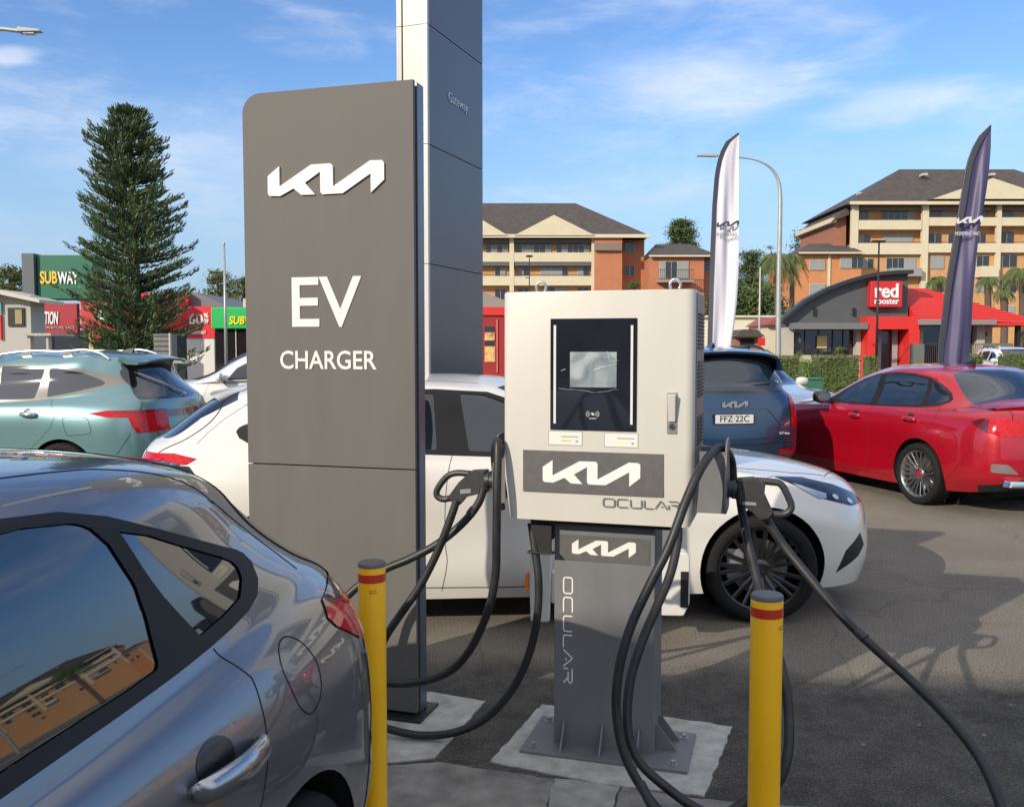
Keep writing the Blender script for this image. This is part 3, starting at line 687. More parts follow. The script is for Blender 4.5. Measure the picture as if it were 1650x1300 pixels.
def sedan(name, loc, rz, paint, label, group=None):
    root = empty(name, loc, rz, label, 'car', group)
    sh = Shell(sedan_rows(), ku=6, kv=5); GL = mat('lightly tinted window glass', (.010, .014, .020), .02, spec=.9, coat=.6)
    tc_ = lambda c, n: abs(n.y) > .3 and c.z > .9
    sh.cut('trim', [(1.76,.955),(1.4,.965),(1.0,.972),(.5,.980),(.10,.995),(-.10,1.02),(-.20,1.06),(-.215,1.09),(-.16,1.15),(-.04,1.24),(.10,1.305),(.34,1.340),(.62,1.347),(.90,1.325),(1.15,1.26),(1.45,1.135)], 'side', tc_)
    sh.cut('gl_front', fillet([(1.50,.990),(.88,.993),(.84,1.312),(.95,1.294),(1.18,1.214),(1.38,1.115)], .02), 'side', tc_)
    sh.cut('gl_rear', fillet([(.76,.996),(.40,1.004),(.12,1.018),(.12,1.285),(.30,1.315),(.50,1.322),(.74,1.320)], .03), 'side', tc_)
    sh.cut('gl_quarter', fillet([(.06,1.022),(-.12,1.048),(-.175,1.085),(-.11,1.16),(0,1.235),(.06,1.26)], .015), 'side', tc_)
    sh.cut('windscreen', fillet([(-.70,.995),(.70,.995),(.52,1.375),(0,1.395),(-.52,1.375)], .04), 'front', lambda c, n: n.x > .2 and .6 < c.x < 2.3 and c.z > .96 and abs(n.y) < .75)
    sh.cut('rear_glass', fillet([(-.47,-.62),(-.47,.62),(-.02,.50),(.03,0),(-.02,-.50)], .06), 'top', lambda c, n: c.x < .1 and c.z > 1.035 and n.x < -.08 and abs(n.y) < .8)
    lt = [(-.62,.905),(-.72,.935),(-.90,.930),(-1.3,.915),(-1.3,.80),(-.93,.775),(-.80,.81)]
    sh.cut('tail_lamp', lt, 'side', lambda c, n: c.x < -.5 and abs(c.y) > .32)
    sh.cut('lamp_band', [(-.62,.905),(-.72,.935),(-.80,.935),(-.82,.80),(-.80,.81)], 'side', lambda c, n: c.x < -.5 and abs(c.y) > .32)
    sh.cut('lamp_bar', [(-.34,.835),(.34,.835),(.34,.905),(-.34,.905)], 'rear')
    sh.cut('plate_recess', fillet([(-.30,.56),(.30,.56),(.36,.74),(-.36,.74)], .03), 'rear')
    for sg in (1, -1):
        sh.cut('reflector', [(sg * a, b) for a, b in fillet([(.60,.425),(.80,.44),(.80,.52),(.70,.52)], .015)], 'rear')
    sh.cut('diffuser', [(-.95,.10),(.95,.10),(.95,.27),(.70,.33),(.50,.40),(-.50,.40),(-.70,.33),(-.95,.27)], 'rear', lambda c, n: c.x < -.72)
    sh.cut('head_lamp', [(2.68,.845),(2.95,.835),(3.20,.775),(3.40,.70),(3.42,.625),(3.25,.640),(3.12,.700),(2.95,.750)], 'side', lambda c, n: c.x > 2.5 and abs(c.y) > .36 and abs(n.y) > .05)
    car_common(root, sh, paint, 4.6, 'silver', tail=-.95)
    for sg in (1, -1):
        sp_ = lambda c, sg=sg: c.y * sg > 0
        sh.extract('trim', M_frame, root, 'window_trim', split=sp_)
        for nm in ('gl_front', 'gl_rear', 'gl_quarter'): sh.extract(nm, GL, root, 'side_window', split=sp_)
        t = sh.extract('tail_lamp', M_redlens, root, 'tail_lamp', off=.004, split=sp_)
        sh.extract('lamp_band', M_darklens, t, 'lamp_band', off=.004, split=sp_)
        sh.extract('head_lamp', M_gloss, root, 'headlight', off=.003, split=sp_)
        sh.extract('reflector', mat('pale reflector', (.35, .30, .30), .2, metal=.6, coat=1), root, 'bumper_reflector', off=.003, split=sp_)
    sh.extract('windscreen', GL, root); sh.extract('rear_glass', GL, root, 'rear_window'); sh.extract('lamp_bar', M_darklens, root, off=.003)
    sh.extract('plate_recess', paint, root); sh.extract('diffuser', M_dark, root, 'rear_diffuser')
    sm = MB()
    def seams(sd, sg):
        sh.seam(sm, [(-.10,1.02),(-.17,.97),(-.185,.93),(-.165,.84),(-.12,.765),(-.02,.725),(.12,.705),(.25,.655),(.36,.56),(.41,.45),(.42,.27)], sd)
        sh.seam(sm, [(.80,.975),(.79,.8),(.80,.5),(.83,.3),(.80,.22)], sd)
        sh.seam(sm, [(1.74,.955),(1.80,.85),(1.86,.6),(1.84,.35),(1.76,.24)], sd)
        sh.seam(sm, [(1.84,.245),(1.2,.235),(.42,.245)], sd, r=.003)
        sh.seam(sm, [(-.37,.30),(-.52,.42),(-.66,.62),(-.66,.79)], sd, r=.0028)
    both(seams)
    for sg in (1, -1): sh.seam(sm, [(sg * .60,1.02),(sg * .63,.93),(sg * .42,.82),(sg * .40,.62),(sg * .36,.56)], 'rear', r=.004)
    for sg in (1, -1): sh.seam(sm, [(-.44,.66 * sg),(-.60,.66 * sg),(-.80,.62 * sg)], 'top', r=.0035)
    sm.build('panel_gap', M_void, root, smooth=True)
    for sd in ('left', 'right'):
        for hx, hz in ((.13, .865), (1.02, .845)): handle(root, sh, hx, hz, sd, paint)
    for sg in (1, -1):
        mirror(root, sh, 1.55, .965, sg, M_gloss)
        ex = MB(); ex.hexa([(-.96, sg * .46, .30), (-1.06, sg * .46, .30), (-1.04, sg * .74, .31), (-.94, sg * .74, .31), (-.96, sg * .46, .36), (-1.07, sg * .46, .36), (-1.02, sg * .70, .37), (-.94, sg * .72, .37)]); ex.build('exhaust_tip', M_chrome, root, bevel=.012)
    fin(root, .30, 1.418, M_gloss, .18)
    # lip spoiler on the deck edge
    lip = MB(); vs = []
    for k in range(25):
        y = -.66 + k * .055; q = 1 - abs(y / .66) ** 3 * .5; x0 = -.93 + .20 * abs(y / .66) ** 2.6
        zt, _ = sh.proj((x0 + .06, y), 'top'); z0 = zt.z if zt is not None else 1.03
        vs += [(x0 + .08, y, z0 + .002), (x0 - .03, y, z0 + .035 * q), (x0 - .035, y, z0 + .022 * q), (x0 + .02, y, z0 - .03)]
    lip.add(vs, [(i * 4 + j, i * 4 + (j + 1) % 4, (i + 1) * 4 + (j + 1) % 4, (i + 1) * 4 + j) for i in range(24) for j in range(4)])
    lip.build('boot_spoiler', paint, root, smooth=True, autosm=40)
    return root, sh
def rails(root, sh, m, x0, x1, y, h=.045):
    for sg in (1, -1):
        pts = []
        for k in range(15):
            x = x0 + (x1 - x0) * k / 14; p, n = sh.proj((x, y * sg), 'top'); z = p.z if p is not None else 1.6
            pts.append((x, y * sg, z + (h if 0 < k < 14 else .004)))
        mb = MB(); mb.tube(pts, .015, 8)
        for k in (4, 9): mb.box(pts[k][0] - .05, pts[k][0] + .05, y * sg - .012, y * sg + .012, pts[k][2] - h, pts[k][2])
        mb.build('roof_rail', m, root, smooth=True, autosm=40)
def wiper(root, sh, m, a, b):
    mb = MB(); pts = []
    for k in range(9):
        q = (a[0] + (b[0] - a[0]) * k / 8, a[1] + (b[1] - a[1]) * k / 8); p, n = sh.proj(q, 'rear')
        if p is not None: pts.append(p + n * .022)
    mb.tube(pts, .008, 6)
    p, n = sh.proj(a, 'rear'); mb.tube([p - n * .01, p + n * .03], .022, 12)
    mb.build('rear_wiper', m, root, smooth=True, autosm=40)
def mint_suv(loc, rz, paint, label):
    root = empty('parked_car', loc, rz, label, 'car', 'cars parked around the chargers')
    W = ((0, .35, .39), (2.7, .35, .39))
    sh = Shell(suv_rows(1.645, 1.03, tail=-.96), ku=8, kv=6, wheels=W)
    GL = mat('sky streaked privacy glass', (.035, .036, .042), .03, spec=.9, coat=.8)
    tc_ = lambda c, n: abs(n.y) > .3 and c.z > 1.0
    P_ = mat('beige reflecting pillar trim', (.20, .19, .16), .25, coat=.8)
    sh.cut('trim', [(1.76,1.075),(1.3,1.09),(.8,1.10),(.40,1.115),(.16,1.145),(-.20,1.215),(-.50,1.295),(-.545,1.315),(-.545,1.375),(-.50,1.385),(-.30,1.42),(0,1.475),(.30,1.505),(.62,1.515),(.90,1.50),(1.15,1.44),(1.45,1.30)], 'side', tc_)
    sh.cut('gl_front', fillet([(1.50,1.125),(.98,1.135),(.92,1.48),(1.0,1.468),(1.18,1.40),(1.38,1.29)], .02), 'side', tc_)
    sh.cut('gl_rear', fillet([(.80,1.138),(.50,1.142),(.36,1.150),(.30,1.475),(.55,1.492),(.80,1.490)], .02), 'side', tc_)
    sh.cut('gl_quarter', fillet([(.22,1.165),(-.05,1.215),(-.34,1.288),(-.36,1.315),(-.30,1.350),(-.10,1.425),(.10,1.462),(.25,1.475)], .03), 'side', tc_)
    sh.cut('windscreen', fillet([(-.70,1.12),(.70,1.12),(.52,1.56),(0,1.58),(-.52,1.56)], .04), 'front', lambda c, n: n.x > .2 and .6 < c.x < 2.3 and c.z > 1.1 and abs(n.y) < .75)
    sh.cut('glass_surround', [(-.455,1.515),(-.50,1.405),(-.56,1.32),(-.66,1.20),(-.74,1.140),(-1.3,1.130),(-1.3,1.515)], 'side', lambda c, n: c.x < -.40)
    sh.cut('rear_glass', fillet([(-.60,1.155),(0,1.15),(.60,1.155),(.55,1.46),(0,1.49),(-.55,1.46)], .04), 'rear', lambda c, n: n.x < -.25 and c.x < -.4 and c.z > 1.1)
    sh.cut('tail_lamp', [(-.30,1.005),(-.50,1.035),(-1.4,1.040),(-1.4,.90),(-.88,.80),(-.78,.80),(-.70,.965),(-.50,.965)], 'side', lambda c, n: c.x < -.2 and abs(c.y) > .42)
    sh.cut('lamp_band', [(-.55,1.020),(-1.4,1.040),(-1.4,1.012),(-.55,1.005)], 'side', lambda c, n: c.x < -.2 and abs(c.y) > .42)
    sh.cut('lamp_bar', [(-.43,.945),(.43,.945),(.43,1.02),(-.43,1.02)], 'rear')
    sh.cut('cladding', [(-.96,.1),(.96,.1),(.96,.48),(.6,.58),(-.6,.58),(-.96,.48)], 'rear', lambda c, n: c.x < -.60)
    sh.cut('side_cladding', [(-.9,.1),(3.5,.1),(3.5,.36),(-.9,.36)], 'side', lambda c, n: abs(c.y) > .5)
    car_common(root, sh, paint, 4.6, 'silver', r=.35, track=.82, underz=.2, tail=-.85)
    for sg in (1, -1):
        sp_ = lambda c, sg=sg: c.y * sg > 0
        sh.extract('trim', P_, root, 'window_trim', split=sp_)
        for nm in ('gl_front', 'gl_rear', 'gl_quarter'): sh.extract(nm, GL, root, 'side_window', split=sp_)
        t = sh.extract('tail_lamp', M_redlens, root, 'tail_lamp', off=.004, split=sp_)
        sh.extract('lamp_band', M_darklens, t, 'lamp_band', off=.004, split=sp_)
        sh.extract('side_cladding', M_dark, root, 'sill_cladding', split=sp_)
    sh.extract('windscreen', M_glass, root); g = sh.extract('glass_surround', M_gloss, root); sh.extract('rear_glass', M_glass, root, 'rear_window'); sh.extract('lamp_bar', M_darklens, root, off=.003)
    sh.extract('cladding', M_dark, root, 'bumper_cladding')
    spm = MB(); vs = []
    for k in range(23):
        y = -.54 + k * (1.08 / 22); q = (abs(y) / .54)
        zt, _ = sh.proj((-.44, y), 'top'); zc, _ = sh.proj((-.44, 0), 'top'); z0 = max(zt.z if zt is not None else 1.5, zc.z - .045)
        vs += [(-.42, y, z0 + .006), (-.62, y, z0 - .012), (-.735 + .07 * q ** 3, y * .985, z0 - .045), (-.72 + .07 * q ** 3, y * .985, z0 - .07), (-.52, y * .98, z0 - .065)]
    spm.add(vs, [(i * 5 + j, i * 5 + (j + 1) % 5, (i + 1) * 5 + (j + 1) % 5, (i + 1) * 5 + j) for i in range(22) for j in range(5)] + [(0, 1, 2, 3, 4), (114, 113, 112, 111, 110)])
    spm.build('roof_spoiler', paint, root, smooth=True, autosm=38)
    for sg in (1, -1):
        continue
        wg = MB(); wg.hexa([(-.50, .64 * sg, 1.40), (-.73, .60 * sg, 1.37), (-.73, .585 * sg, 1.37), (-.50, .615 * sg, 1.40), (-.46, .61 * sg, 1.545), (-.70, .585 * sg, 1.535), (-.70, .57 * sg, 1.535), (-.46, .59 * sg, 1.545)])
        wg.build('spoiler_side', M_gloss, root, bevel=.004)
    sm = MB()
    def seams(sd, sg):
        sh.seam(sm, [(.16,1.145),(.10,1.06),(.06,.98),(.10,.86),(.20,.76),(.36,.62),(.44,.45),(.44,.30)], sd)
        sh.seam(sm, [(.86,1.10),(.86,.8),(.86,.3)], sd)
        sh.seam(sm, [(1.74,1.07),(1.84,.85),(1.88,.6),(1.86,.3)], sd)
        sh.seam(sm, fillet([(-.02,.965),(-.30,.965),(-.36,.80),(-.08,.77)], .05), sd, r=.0028, sub=3, closed=True)
        sh.seam(sm, [(-.40,.40),(-.62,.60),(-.74,.80)], sd, r=.003)
        sh.seam(sm, [(.2,.585),(.9,.555),(1.9,.56),(2.3,.58)], sd, r=.002)
    both(seams)
    for sg in (1, -1):
        sh.seam(sm, [(sg * .66,1.12),(sg * .74,1.02),(sg * .60,.80),(sg * .50,.62)], 'rear', r=.004)
    sm.build('panel_gap', M_void, root, smooth=True)
    for sd in ('left', 'right'):
        for hx, hz in ((.36, .985), (1.14, .965)): handle(root, sh, hx, hz, sd, mat('pale mint chrome', (.45, .55, .55), .18, metal=.9))
    for sg in (1, -1): mirror(root, sh, 1.55, 1.09, sg, paint)
    fin(root, -.18, 1.618, M_dark, .22)
    rails(root, sh, mat('satin alloy rail', (.62, .62, .62), .3, metal=1), 1.0, -.34, .545, .045)
    wiper(root, sh, M_chrome, (0, 1.165), (.46, 1.42))
    return root, sh
def blue_suv(loc, rz, paint, label, name='parked_car', plain=False, group='cars parked around the chargers', rail=None, trim=None):
    root = empty(name, loc, rz, label, 'car', group)
    W = ((0, .37, .41), (2.75, .37, .41))
    sh = Shell(suv_rows(1.67, 1.05, tail=-1.0, upright=1.0, box=1.0), ku=6, kv=5, wheels=W)
    tc_ = lambda c, n: abs(n.y) > .3 and c.z > 1.0
    sh.cut('trim', [(1.80,1.085),(1.0,1.12),(.2,1.155),(-.4,1.18),(-.62,1.20),(-.66,1.38),(-.56,1.46),(-.3,1.495),(.30,1.53),(.62,1.535),(.90,1.52),(1.15,1.46),(1.45,1.32)], 'side', tc_)
    sh.cut('gl_front', fillet([(1.50,1.135),(.90,1.16),(.86,1.50),(1.0,1.485),(1.18,1.42),(1.38,1.31)], .02), 'side', tc_)
    sh.cut('gl_rear', fillet([(.80,1.165),(.10,1.19),(.10,1.49),(.55,1.51),(.78,1.51)], .02), 'side', tc_)
    sh.cut('gl_quarter', fillet([(.02,1.195),(-.50,1.22),(-.55,1.37),(-.46,1.43),(.02,1.485)], .03), 'side', tc_)
    sh.cut('windscreen', fillet([(-.72,1.13),(.72,1.13),(.56,1.585),(0,1.60),(-.56,1.585)], .04), 'front', lambda c, n: n.x > .2 and .6 < c.x < 2.3 and c.z > 1.1 and abs(n.y) < .75)
    sh.cut('glass_surround', fillet([(-.86,1.16),(0,1.15),(.86,1.16),(.78,1.54),(0,1.57),(-.78,1.54)], .03), 'rear', lambda c, n: n.x < -.18 and c.x < -.40 and c.z > 1.1)
    sh.cut('rear_glass', fillet([(-.74,1.185),(0,1.178),(.74,1.185),(.66,1.53),(0,1.55),(-.66,1.53)], .04), 'rear', lambda c, n: n.x < -.25 and c.x < -.4 and c.z > 1.1)
    for sg in (1, -1):
        sh.cut('tail_lamp', [(sg * a, b) for a, b in fillet([(.715,.76),(.86,.76),(.86,1.11),(.715,1.11)], .012)], 'rear')
        sh.cut('tail_lamp', fillet([(-.66,.76),(-.66,1.11),(-1.2,1.11),(-1.2,.76)], .01), 'side', lambda c, n: c.x < -.5 and abs(c.y) > .86 * .97)
        sh.cut('reflector', [(sg * a, b) for a, b in fillet([(.55,.46),(.82,.46),(.82,.52),(.55,.52)], .01)], 'rear')
    sh.cut('cladding', [(-1,.1),(1,.1),(1,.42),(-1,.42)], 'rear', lambda c, n: c.x < -.60)
    sh.cut('tailgate_inset', fillet([(-.40,.98),(.40,.98),(.56,.80),(.52,.74),(-.52,.74),(-.56,.80)], .02), 'rear')
    sh.cut('head_lamp', [(2.68,1.0),(2.95,.985),(3.20,.93),(3.42,.86),(3.42,.72),(3.25,.73),(3.12,.80),(2.95,.88)], 'side', lambda c, n: c.x > 2.5 and abs(c.y) > .36 and abs(n.y) > .05)
    car_common(root, sh, paint, 4.7, 'dark', r=.37, track=.84, wb=2.75, underz=.22, tail=-.9)
    for sg in (1, -1):
        sp_ = lambda c, sg=sg: c.y * sg > 0
        sh.extract('trim', trim or M_frame, root, 'window_trim', split=sp_)
        for nm in ('gl_front', 'gl_rear', 'gl_quarter'): sh.extract(nm, M_glass, root, 'side_window', split=sp_)
        sh.extract('tail_lamp', M_redlens, root, 'tail_lamp', off=.006, split=sp_)
        sh.extract('reflector', M_redlens, root, 'bumper_reflector', off=.003, split=sp_)
        sh.extract('head_lamp', M_gloss, root, 'headlight', off=.003, split=sp_)
    sh.extract('windscreen', M_glass, root); sh.extract('glass_surround', M_gloss, root)
    sh.extract('rear_glass', mat('rear privacy glass', (.012, .02, .028), .04, spec=.8, coat=.6), root, 'rear_window')
    sh.extract('cladding', M_dark, root, 'bumper_cladding'); sh.extract('tailgate_inset', paint, root, off=-.006)
    spm = MB(); vs = []
    for k in range(23):
        y = -.66 + k * (1.32 / 22); q = (abs(y) / .66)
        zt, _ = sh.proj((-.52, y), 'top'); z0 = (zt.z if zt is not None else 1.64)
        vs += [(-.46, y, z0 + .012), (-.72, y, z0 + .002), (-.86 + .06 * q ** 3, y * .985, z0 - .03), (-.84 + .06 * q ** 3, y * .985, z0 - .055), (-.60, y * .98, z0 - .055)]
    spm.add(vs, [(i * 5 + j, i * 5 + (j + 1) % 5, (i + 1) * 5 + (j + 1) % 5, (i + 1) * 5 + j) for i in range(22) for j in range(5)] + [(0, 1, 2, 3, 4), (114, 113, 112, 111, 110)])
    spm.build('roof_spoiler', paint, root, smooth=True, autosm=38)
    sm = MB()
    for sg in (1, -1):
        sh.seam(sm, [(sg * .74,1.14),(sg * .735,1.0),(sg * .745,.75),(sg * .70,.60)], 'rear', r=.004)
    sh.seam(sm, [(-.70,.60),(0,.59),(.70,.60)], 'rear', r=.006)
    sh.seam(sm, [(-.70,.66),(0,.65),(.70,.66)], 'rear', r=.003)
    def seams(sd, sg):
        sh.seam(sm, [(.84,1.12),(.84,.8),(.84,.3)], sd); sh.seam(sm, [(1.78,1.08),(1.88,.8),(1.86,.3)], sd)
        sh.seam(sm, [(-.10,1.17),(-.12,1.0),(-.05,.85),(.25,.76),(.44,.55),(.46,.3)], sd)
    both(seams)
    sm.build('panel_gap', M_void, root, smooth=True)
    for sd in ('left', 'right'):
        for hx, hz in ((.20, 1.0), (1.12, .985)): handle(root, sh, hx, hz, sd, paint)
    for sg in (1, -1): mirror(root, sh, 1.55, 1.10, sg, paint)
    fin(root, -.22, 1.655, paint, .2)
    rails(root, sh, rail or M_dark, 1.0, -.45, .60, .04)
    return root, sh
# ------------------------------------------------------------ setting: ground, road, verge, kerb
def ground_mat():
    m = bpy.data.materials.new('worn asphalt'); m.use_nodes = True; t = m.node_tree; p = t.nodes['Principled BSDF']
    L = t.links.new; N = t.nodes.new
    tc = N('ShaderNodeTexCoord')
    def noise(sc, det=6, ro=.6, dist=0):
        n = N('ShaderNodeTexNoise'); n.inputs['Scale'].default_value = sc; n.inputs['Detail'].default_value = det; n.inputs['Roughness'].default_value = ro; n.inputs['Distortion'].default_value = dist
        L(tc.outputs['Object'], n.inputs['Vector']); return n.outputs['Fac']
    def ramp(f, a, b):
        r = N('ShaderNodeMapRange'); r.inputs['From Min'].default_value = a; r.inputs['From Max'].default_value = b; L(f, r.inputs['Value']); return r.outputs[0]
    def mix(f, a, b):
        x = N('ShaderNodeMix'); x.data_type = 'RGBA'
        if isinstance(f, float): x.inputs[0].default_value = f
        else: L(f, x.inputs[0])
        for i, q in ((6, a), (7, b)):
            if isinstance(q, tuple): x.inputs[i].default_value = (*q, 1)
            else: L(q, x.inputs[i])
        return x.outputs[2]
    def mth_(op, a, b):
        n = N('ShaderNodeMath'); n.operation = op; L(a, n.inputs[0]); n.inputs[1].default_value = b; return n.outputs[0]
    big = ramp(noise(.9, 8, .65, .6), .35, .65); mid = ramp(noise(6, 8, .7), .40, .60); finen = ramp(noise(110, 5, .8), .41, .59)
    c = mix(big, (.212, .184, .146), (.298, .260, .206)); c2_ = mix(mid, c, (.268, .232, .182))
    mm = N('ShaderNodeMath'); mm.operation = 'MULTIPLY'; mm.inputs[1].default_value = .55; L(mid, mm.inputs[0])
    c = mix(mm.outputs[0], c, c2_)
    oil = mth_('MULTIPLY', ramp(noise(1.15, 5, .6, .8), .57, .72), .38); c = mix(oil, c, (.10, .088, .072))
    # newer, darker asphalt round the chargers, spread and deepened to darken the foreground shade
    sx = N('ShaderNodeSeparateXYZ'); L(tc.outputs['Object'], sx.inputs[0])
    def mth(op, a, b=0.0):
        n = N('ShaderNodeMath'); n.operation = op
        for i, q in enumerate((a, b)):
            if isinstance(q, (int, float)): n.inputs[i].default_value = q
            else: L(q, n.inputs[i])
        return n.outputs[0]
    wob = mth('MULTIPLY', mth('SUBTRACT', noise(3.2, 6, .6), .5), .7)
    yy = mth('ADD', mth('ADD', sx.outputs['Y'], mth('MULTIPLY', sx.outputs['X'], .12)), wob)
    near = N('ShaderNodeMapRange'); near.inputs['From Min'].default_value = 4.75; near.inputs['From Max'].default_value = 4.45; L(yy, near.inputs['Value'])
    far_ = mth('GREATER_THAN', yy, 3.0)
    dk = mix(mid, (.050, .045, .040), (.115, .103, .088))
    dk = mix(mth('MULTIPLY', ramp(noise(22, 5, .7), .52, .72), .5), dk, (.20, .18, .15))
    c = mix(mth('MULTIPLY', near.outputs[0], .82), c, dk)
    # aggregate grain and pale stones
    g = mix(finen, (.22, .22, .22), (1.9, 1.9, 1.9))
    mu = N('ShaderNodeMix'); mu.data_type = 'RGBA'; mu.blend_type = 'MULTIPLY'; mu.inputs[0].default_value = .75; L(c, mu.inputs[6]); L(g, mu.inputs[7])
    vo = N('ShaderNodeTexVoronoi'); vo.inputs['Scale'].default_value = 34; L(tc.outputs['Object'], vo.inputs['Vector'])
    vsz = ramp(noise(19, 2), .50, .72)
    st = mth('LESS_THAN', vo.outputs['Distance'], mth('MULTIPLY', vsz, .17))
    vo3 = N('ShaderNodeTexVoronoi'); vo3.inputs['Scale'].default_value = 4.6; L(tc.outputs['Object'], vo3.inputs['Vector'])
    st2 = mth('LESS_THAN', vo3.outputs['Distance'], .04)
    c = mix(mth('MULTIPLY', st, .55), mu.outputs[2], (.36, .33, .28)); c = mix(mth('MULTIPLY', st2, .75), c, (.48, .46, .42))
    vo2 = N('ShaderNodeTexVoronoi'); vo2.feature = 'DISTANCE_TO_EDGE'; vo2.inputs['Scale'].default_value = .55
    wv = N('ShaderNodeMix'); wv.data_type = 'VECTOR'; wv.inputs[0].default_value = .18; L(tc.outputs['Object'], wv.inputs[4])
    nn = N('ShaderNodeTexNoise'); nn.inputs['Scale'].default_value = 2.2; nn.inputs['Detail'].default_value = 7; L(tc.outputs['Object'], nn.inputs['Vector']); L(nn.outputs['Color'], wv.inputs[5]); L(wv.outputs[1], vo2.inputs['Vector'])
    ck = mth('LESS_THAN', vo2.outputs['Distance'], .0035)
    c = mix(mth('MULTIPLY', ck, .22), c, (.06, .054, .048))
    L(c, p.inputs['Base Color']); p.inputs['Roughness'].default_value = .86; p.inputs['Specular IOR Level'].default_value = .3
    b = N('ShaderNodeBump'); b.inputs['Strength'].default_value = .8; b.inputs['Distance'].default_value = .008
    L(mth('ADD', finen, mth('MULTIPLY', mid, .8)), b.inputs['Height']); L(b.outputs[0], p.inputs['Normal'])
    return m
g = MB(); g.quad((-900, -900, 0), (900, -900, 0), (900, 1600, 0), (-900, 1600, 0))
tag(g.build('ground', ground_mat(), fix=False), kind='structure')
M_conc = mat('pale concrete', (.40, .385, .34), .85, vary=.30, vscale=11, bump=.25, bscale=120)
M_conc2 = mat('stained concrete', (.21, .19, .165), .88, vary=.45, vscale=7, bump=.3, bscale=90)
YAW = -0.29
EX, NY = Vector((math.cos(YAW), math.sin(YAW), 0)), Vector((-math.sin(YAW), math.cos(YAW), 0))
def ragged(poly, amp=.005, step=.03, seed=1):
    rnd = random.Random(seed); out = []
    for i in range(len(poly)):
        a, b = Vector(poly[i]), Vector(poly[(i + 1) % len(poly)]); n = max(1, int((b - a).length / step))
        for k in range(n): out.append((a + (b - a) * (k / n) + Vector((rnd.uniform(-amp, amp), rnd.uniform(-amp, amp), 0) if k else (0, 0, 0))))
    return out
def slab(name, pts, z, m, seed=1, amp=.005):
    p = ragged([Vector((q[0], q[1], 0)) for q in pts], amp, seed=seed)
    mb = MB(); mb.prism([(q.x, q.y) for q in p], z - .03, z, 'z'); tag(mb.build(name, m), kind='structure')
G = lambda u, v: tuple(gnd(u, v)[:2])
slab('concrete_pad', [G(790, 1228), G(872, 1136), G(1085, 1158), G(1180, 1172), G(1135, 1284), G(960, 1262)], .006, M_conc, 3)
slab('concrete_pad', [G(560, 1205), G(600, 1120), G(695, 1116), G(782, 1131), G(730, 1190), G(700, 1222), G(560, 1236)], .006, M_conc, 4)
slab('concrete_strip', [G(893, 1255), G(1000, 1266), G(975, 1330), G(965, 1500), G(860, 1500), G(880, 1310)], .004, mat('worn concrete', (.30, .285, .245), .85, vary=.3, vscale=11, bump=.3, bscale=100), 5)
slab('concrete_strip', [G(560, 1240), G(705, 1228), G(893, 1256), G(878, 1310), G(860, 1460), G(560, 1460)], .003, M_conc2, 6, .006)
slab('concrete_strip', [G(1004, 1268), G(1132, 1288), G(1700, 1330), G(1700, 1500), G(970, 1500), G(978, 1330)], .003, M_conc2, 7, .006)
# joint lines scored in the pad
# verge with kerb beyond the lot
vg = MB(); vg.box(-60, 90, 29.0, 33.5, -.1, .12); tag(vg.build('grass_verge', mat('verge grass', (.07, .12, .025), .9, vary=.4, vscale=4, bump=.5, bscale=60)), kind='structure')
kb = MB(); kb.box(-60, 90, 28.85, 28.998, -.1, .14); tag(kb.build('kerb', mat('kerb concrete', (.35, .34, .31), .85, vary=.15)), kind='structure')
rdm = MB(); rdm.box(-60, 90, 33.6, 39.5, -.05, .01); tag(rdm.build('road', mat('distant road', (.16, .155, .15), .9, vary=.2, vscale=.5)), kind='structure')

def frame_local(root, u, v, yl):
    """pixel of the photo -> local (x, z) on the plane y = yl of an upright object"""
    M = Matrix.Translation(root.location) @ Matrix.Rotation(root.rotation_euler.z, 4, 'Z'); Mi = M.inverted()
    o = Mi @ Vector((0, 0, EYE)); d = Mi.to_3x3() @ ray(u, v); t = (yl - o.y) / d.y
    p = o + d * t; return p.x, p.z
def rect_on(mb, root, u0, v0, u1, v1, yl, th):
    vm, um = (v0 + v1) / 2, (u0 + u1) / 2
    x0 = frame_local(root, u0, vm, yl)[0]; x1 = frame_local(root, u1, vm, yl)[0]
    z0 = frame_local(root, um, v1, yl)[1]; z1 = frame_local(root, um, v0, yl)[1]
    mb.box(x0, x1, yl - th, yl, z0, z1); return (x0, x1, z0, z1)
# ------------------------------------------------------------ EV charger
M_cream = mat('cream powder coat', (.52, .495, .44), .38, vary=.035, vscale=5, bump=.03, bscale=400, spec=.4, stretch=(1, 1, .25))
M_steel = mat('grey powder coat', (.150, .150, .155), .42, vary=.10, vscale=7, stretch=(1, 1, .3), bump=.04, bscale=500)
M_brush = mat('brushed dark laminate', (.105, .100, .098), .4, vary=.12, vscale=40)
M_rubber = mat('cable rubber', (.026, .0255, .025), .48, col2=(.010, .010, .011), vscale=14, spec=.45)
M_plug = mat('plug plastic', (.028, .028, .030), .45, vary=.15, vscale=30)
M_letter = mat('white lettering', (.72, .70, .66), .35)
def rounded_plan(x0, x1, y0, y1, r, n=6):
    """plan with rounded front corners (front is y0)"""
    pts = [(x0 + r - r * math.sin(R(90 * k / n)) if False else x0 + r * (1 - math.cos(R(90 * k / n))), y0 + r * (1 - math.sin(R(90 * k / n)))) for k in range(n + 1)]
    right = [(x1 - (p[0] - x0), p[1]) for p in reversed(pts)]
    return pts + right + [(x1, y1), (x0, y1)]
cb = Vector((.658, 3.358, 0)) - EX * .3285 + NY * .179
ch = empty('ev_charger', cb, YAW, 'cream wall-box style vehicle charger on a grey steel pedestal bolted to concrete', 'charger')
CX0, CX1, CY0, CY1, CZ0, CZ1 = -.395, .3375, -.185, .165, .94, 1.817
mb = MB()
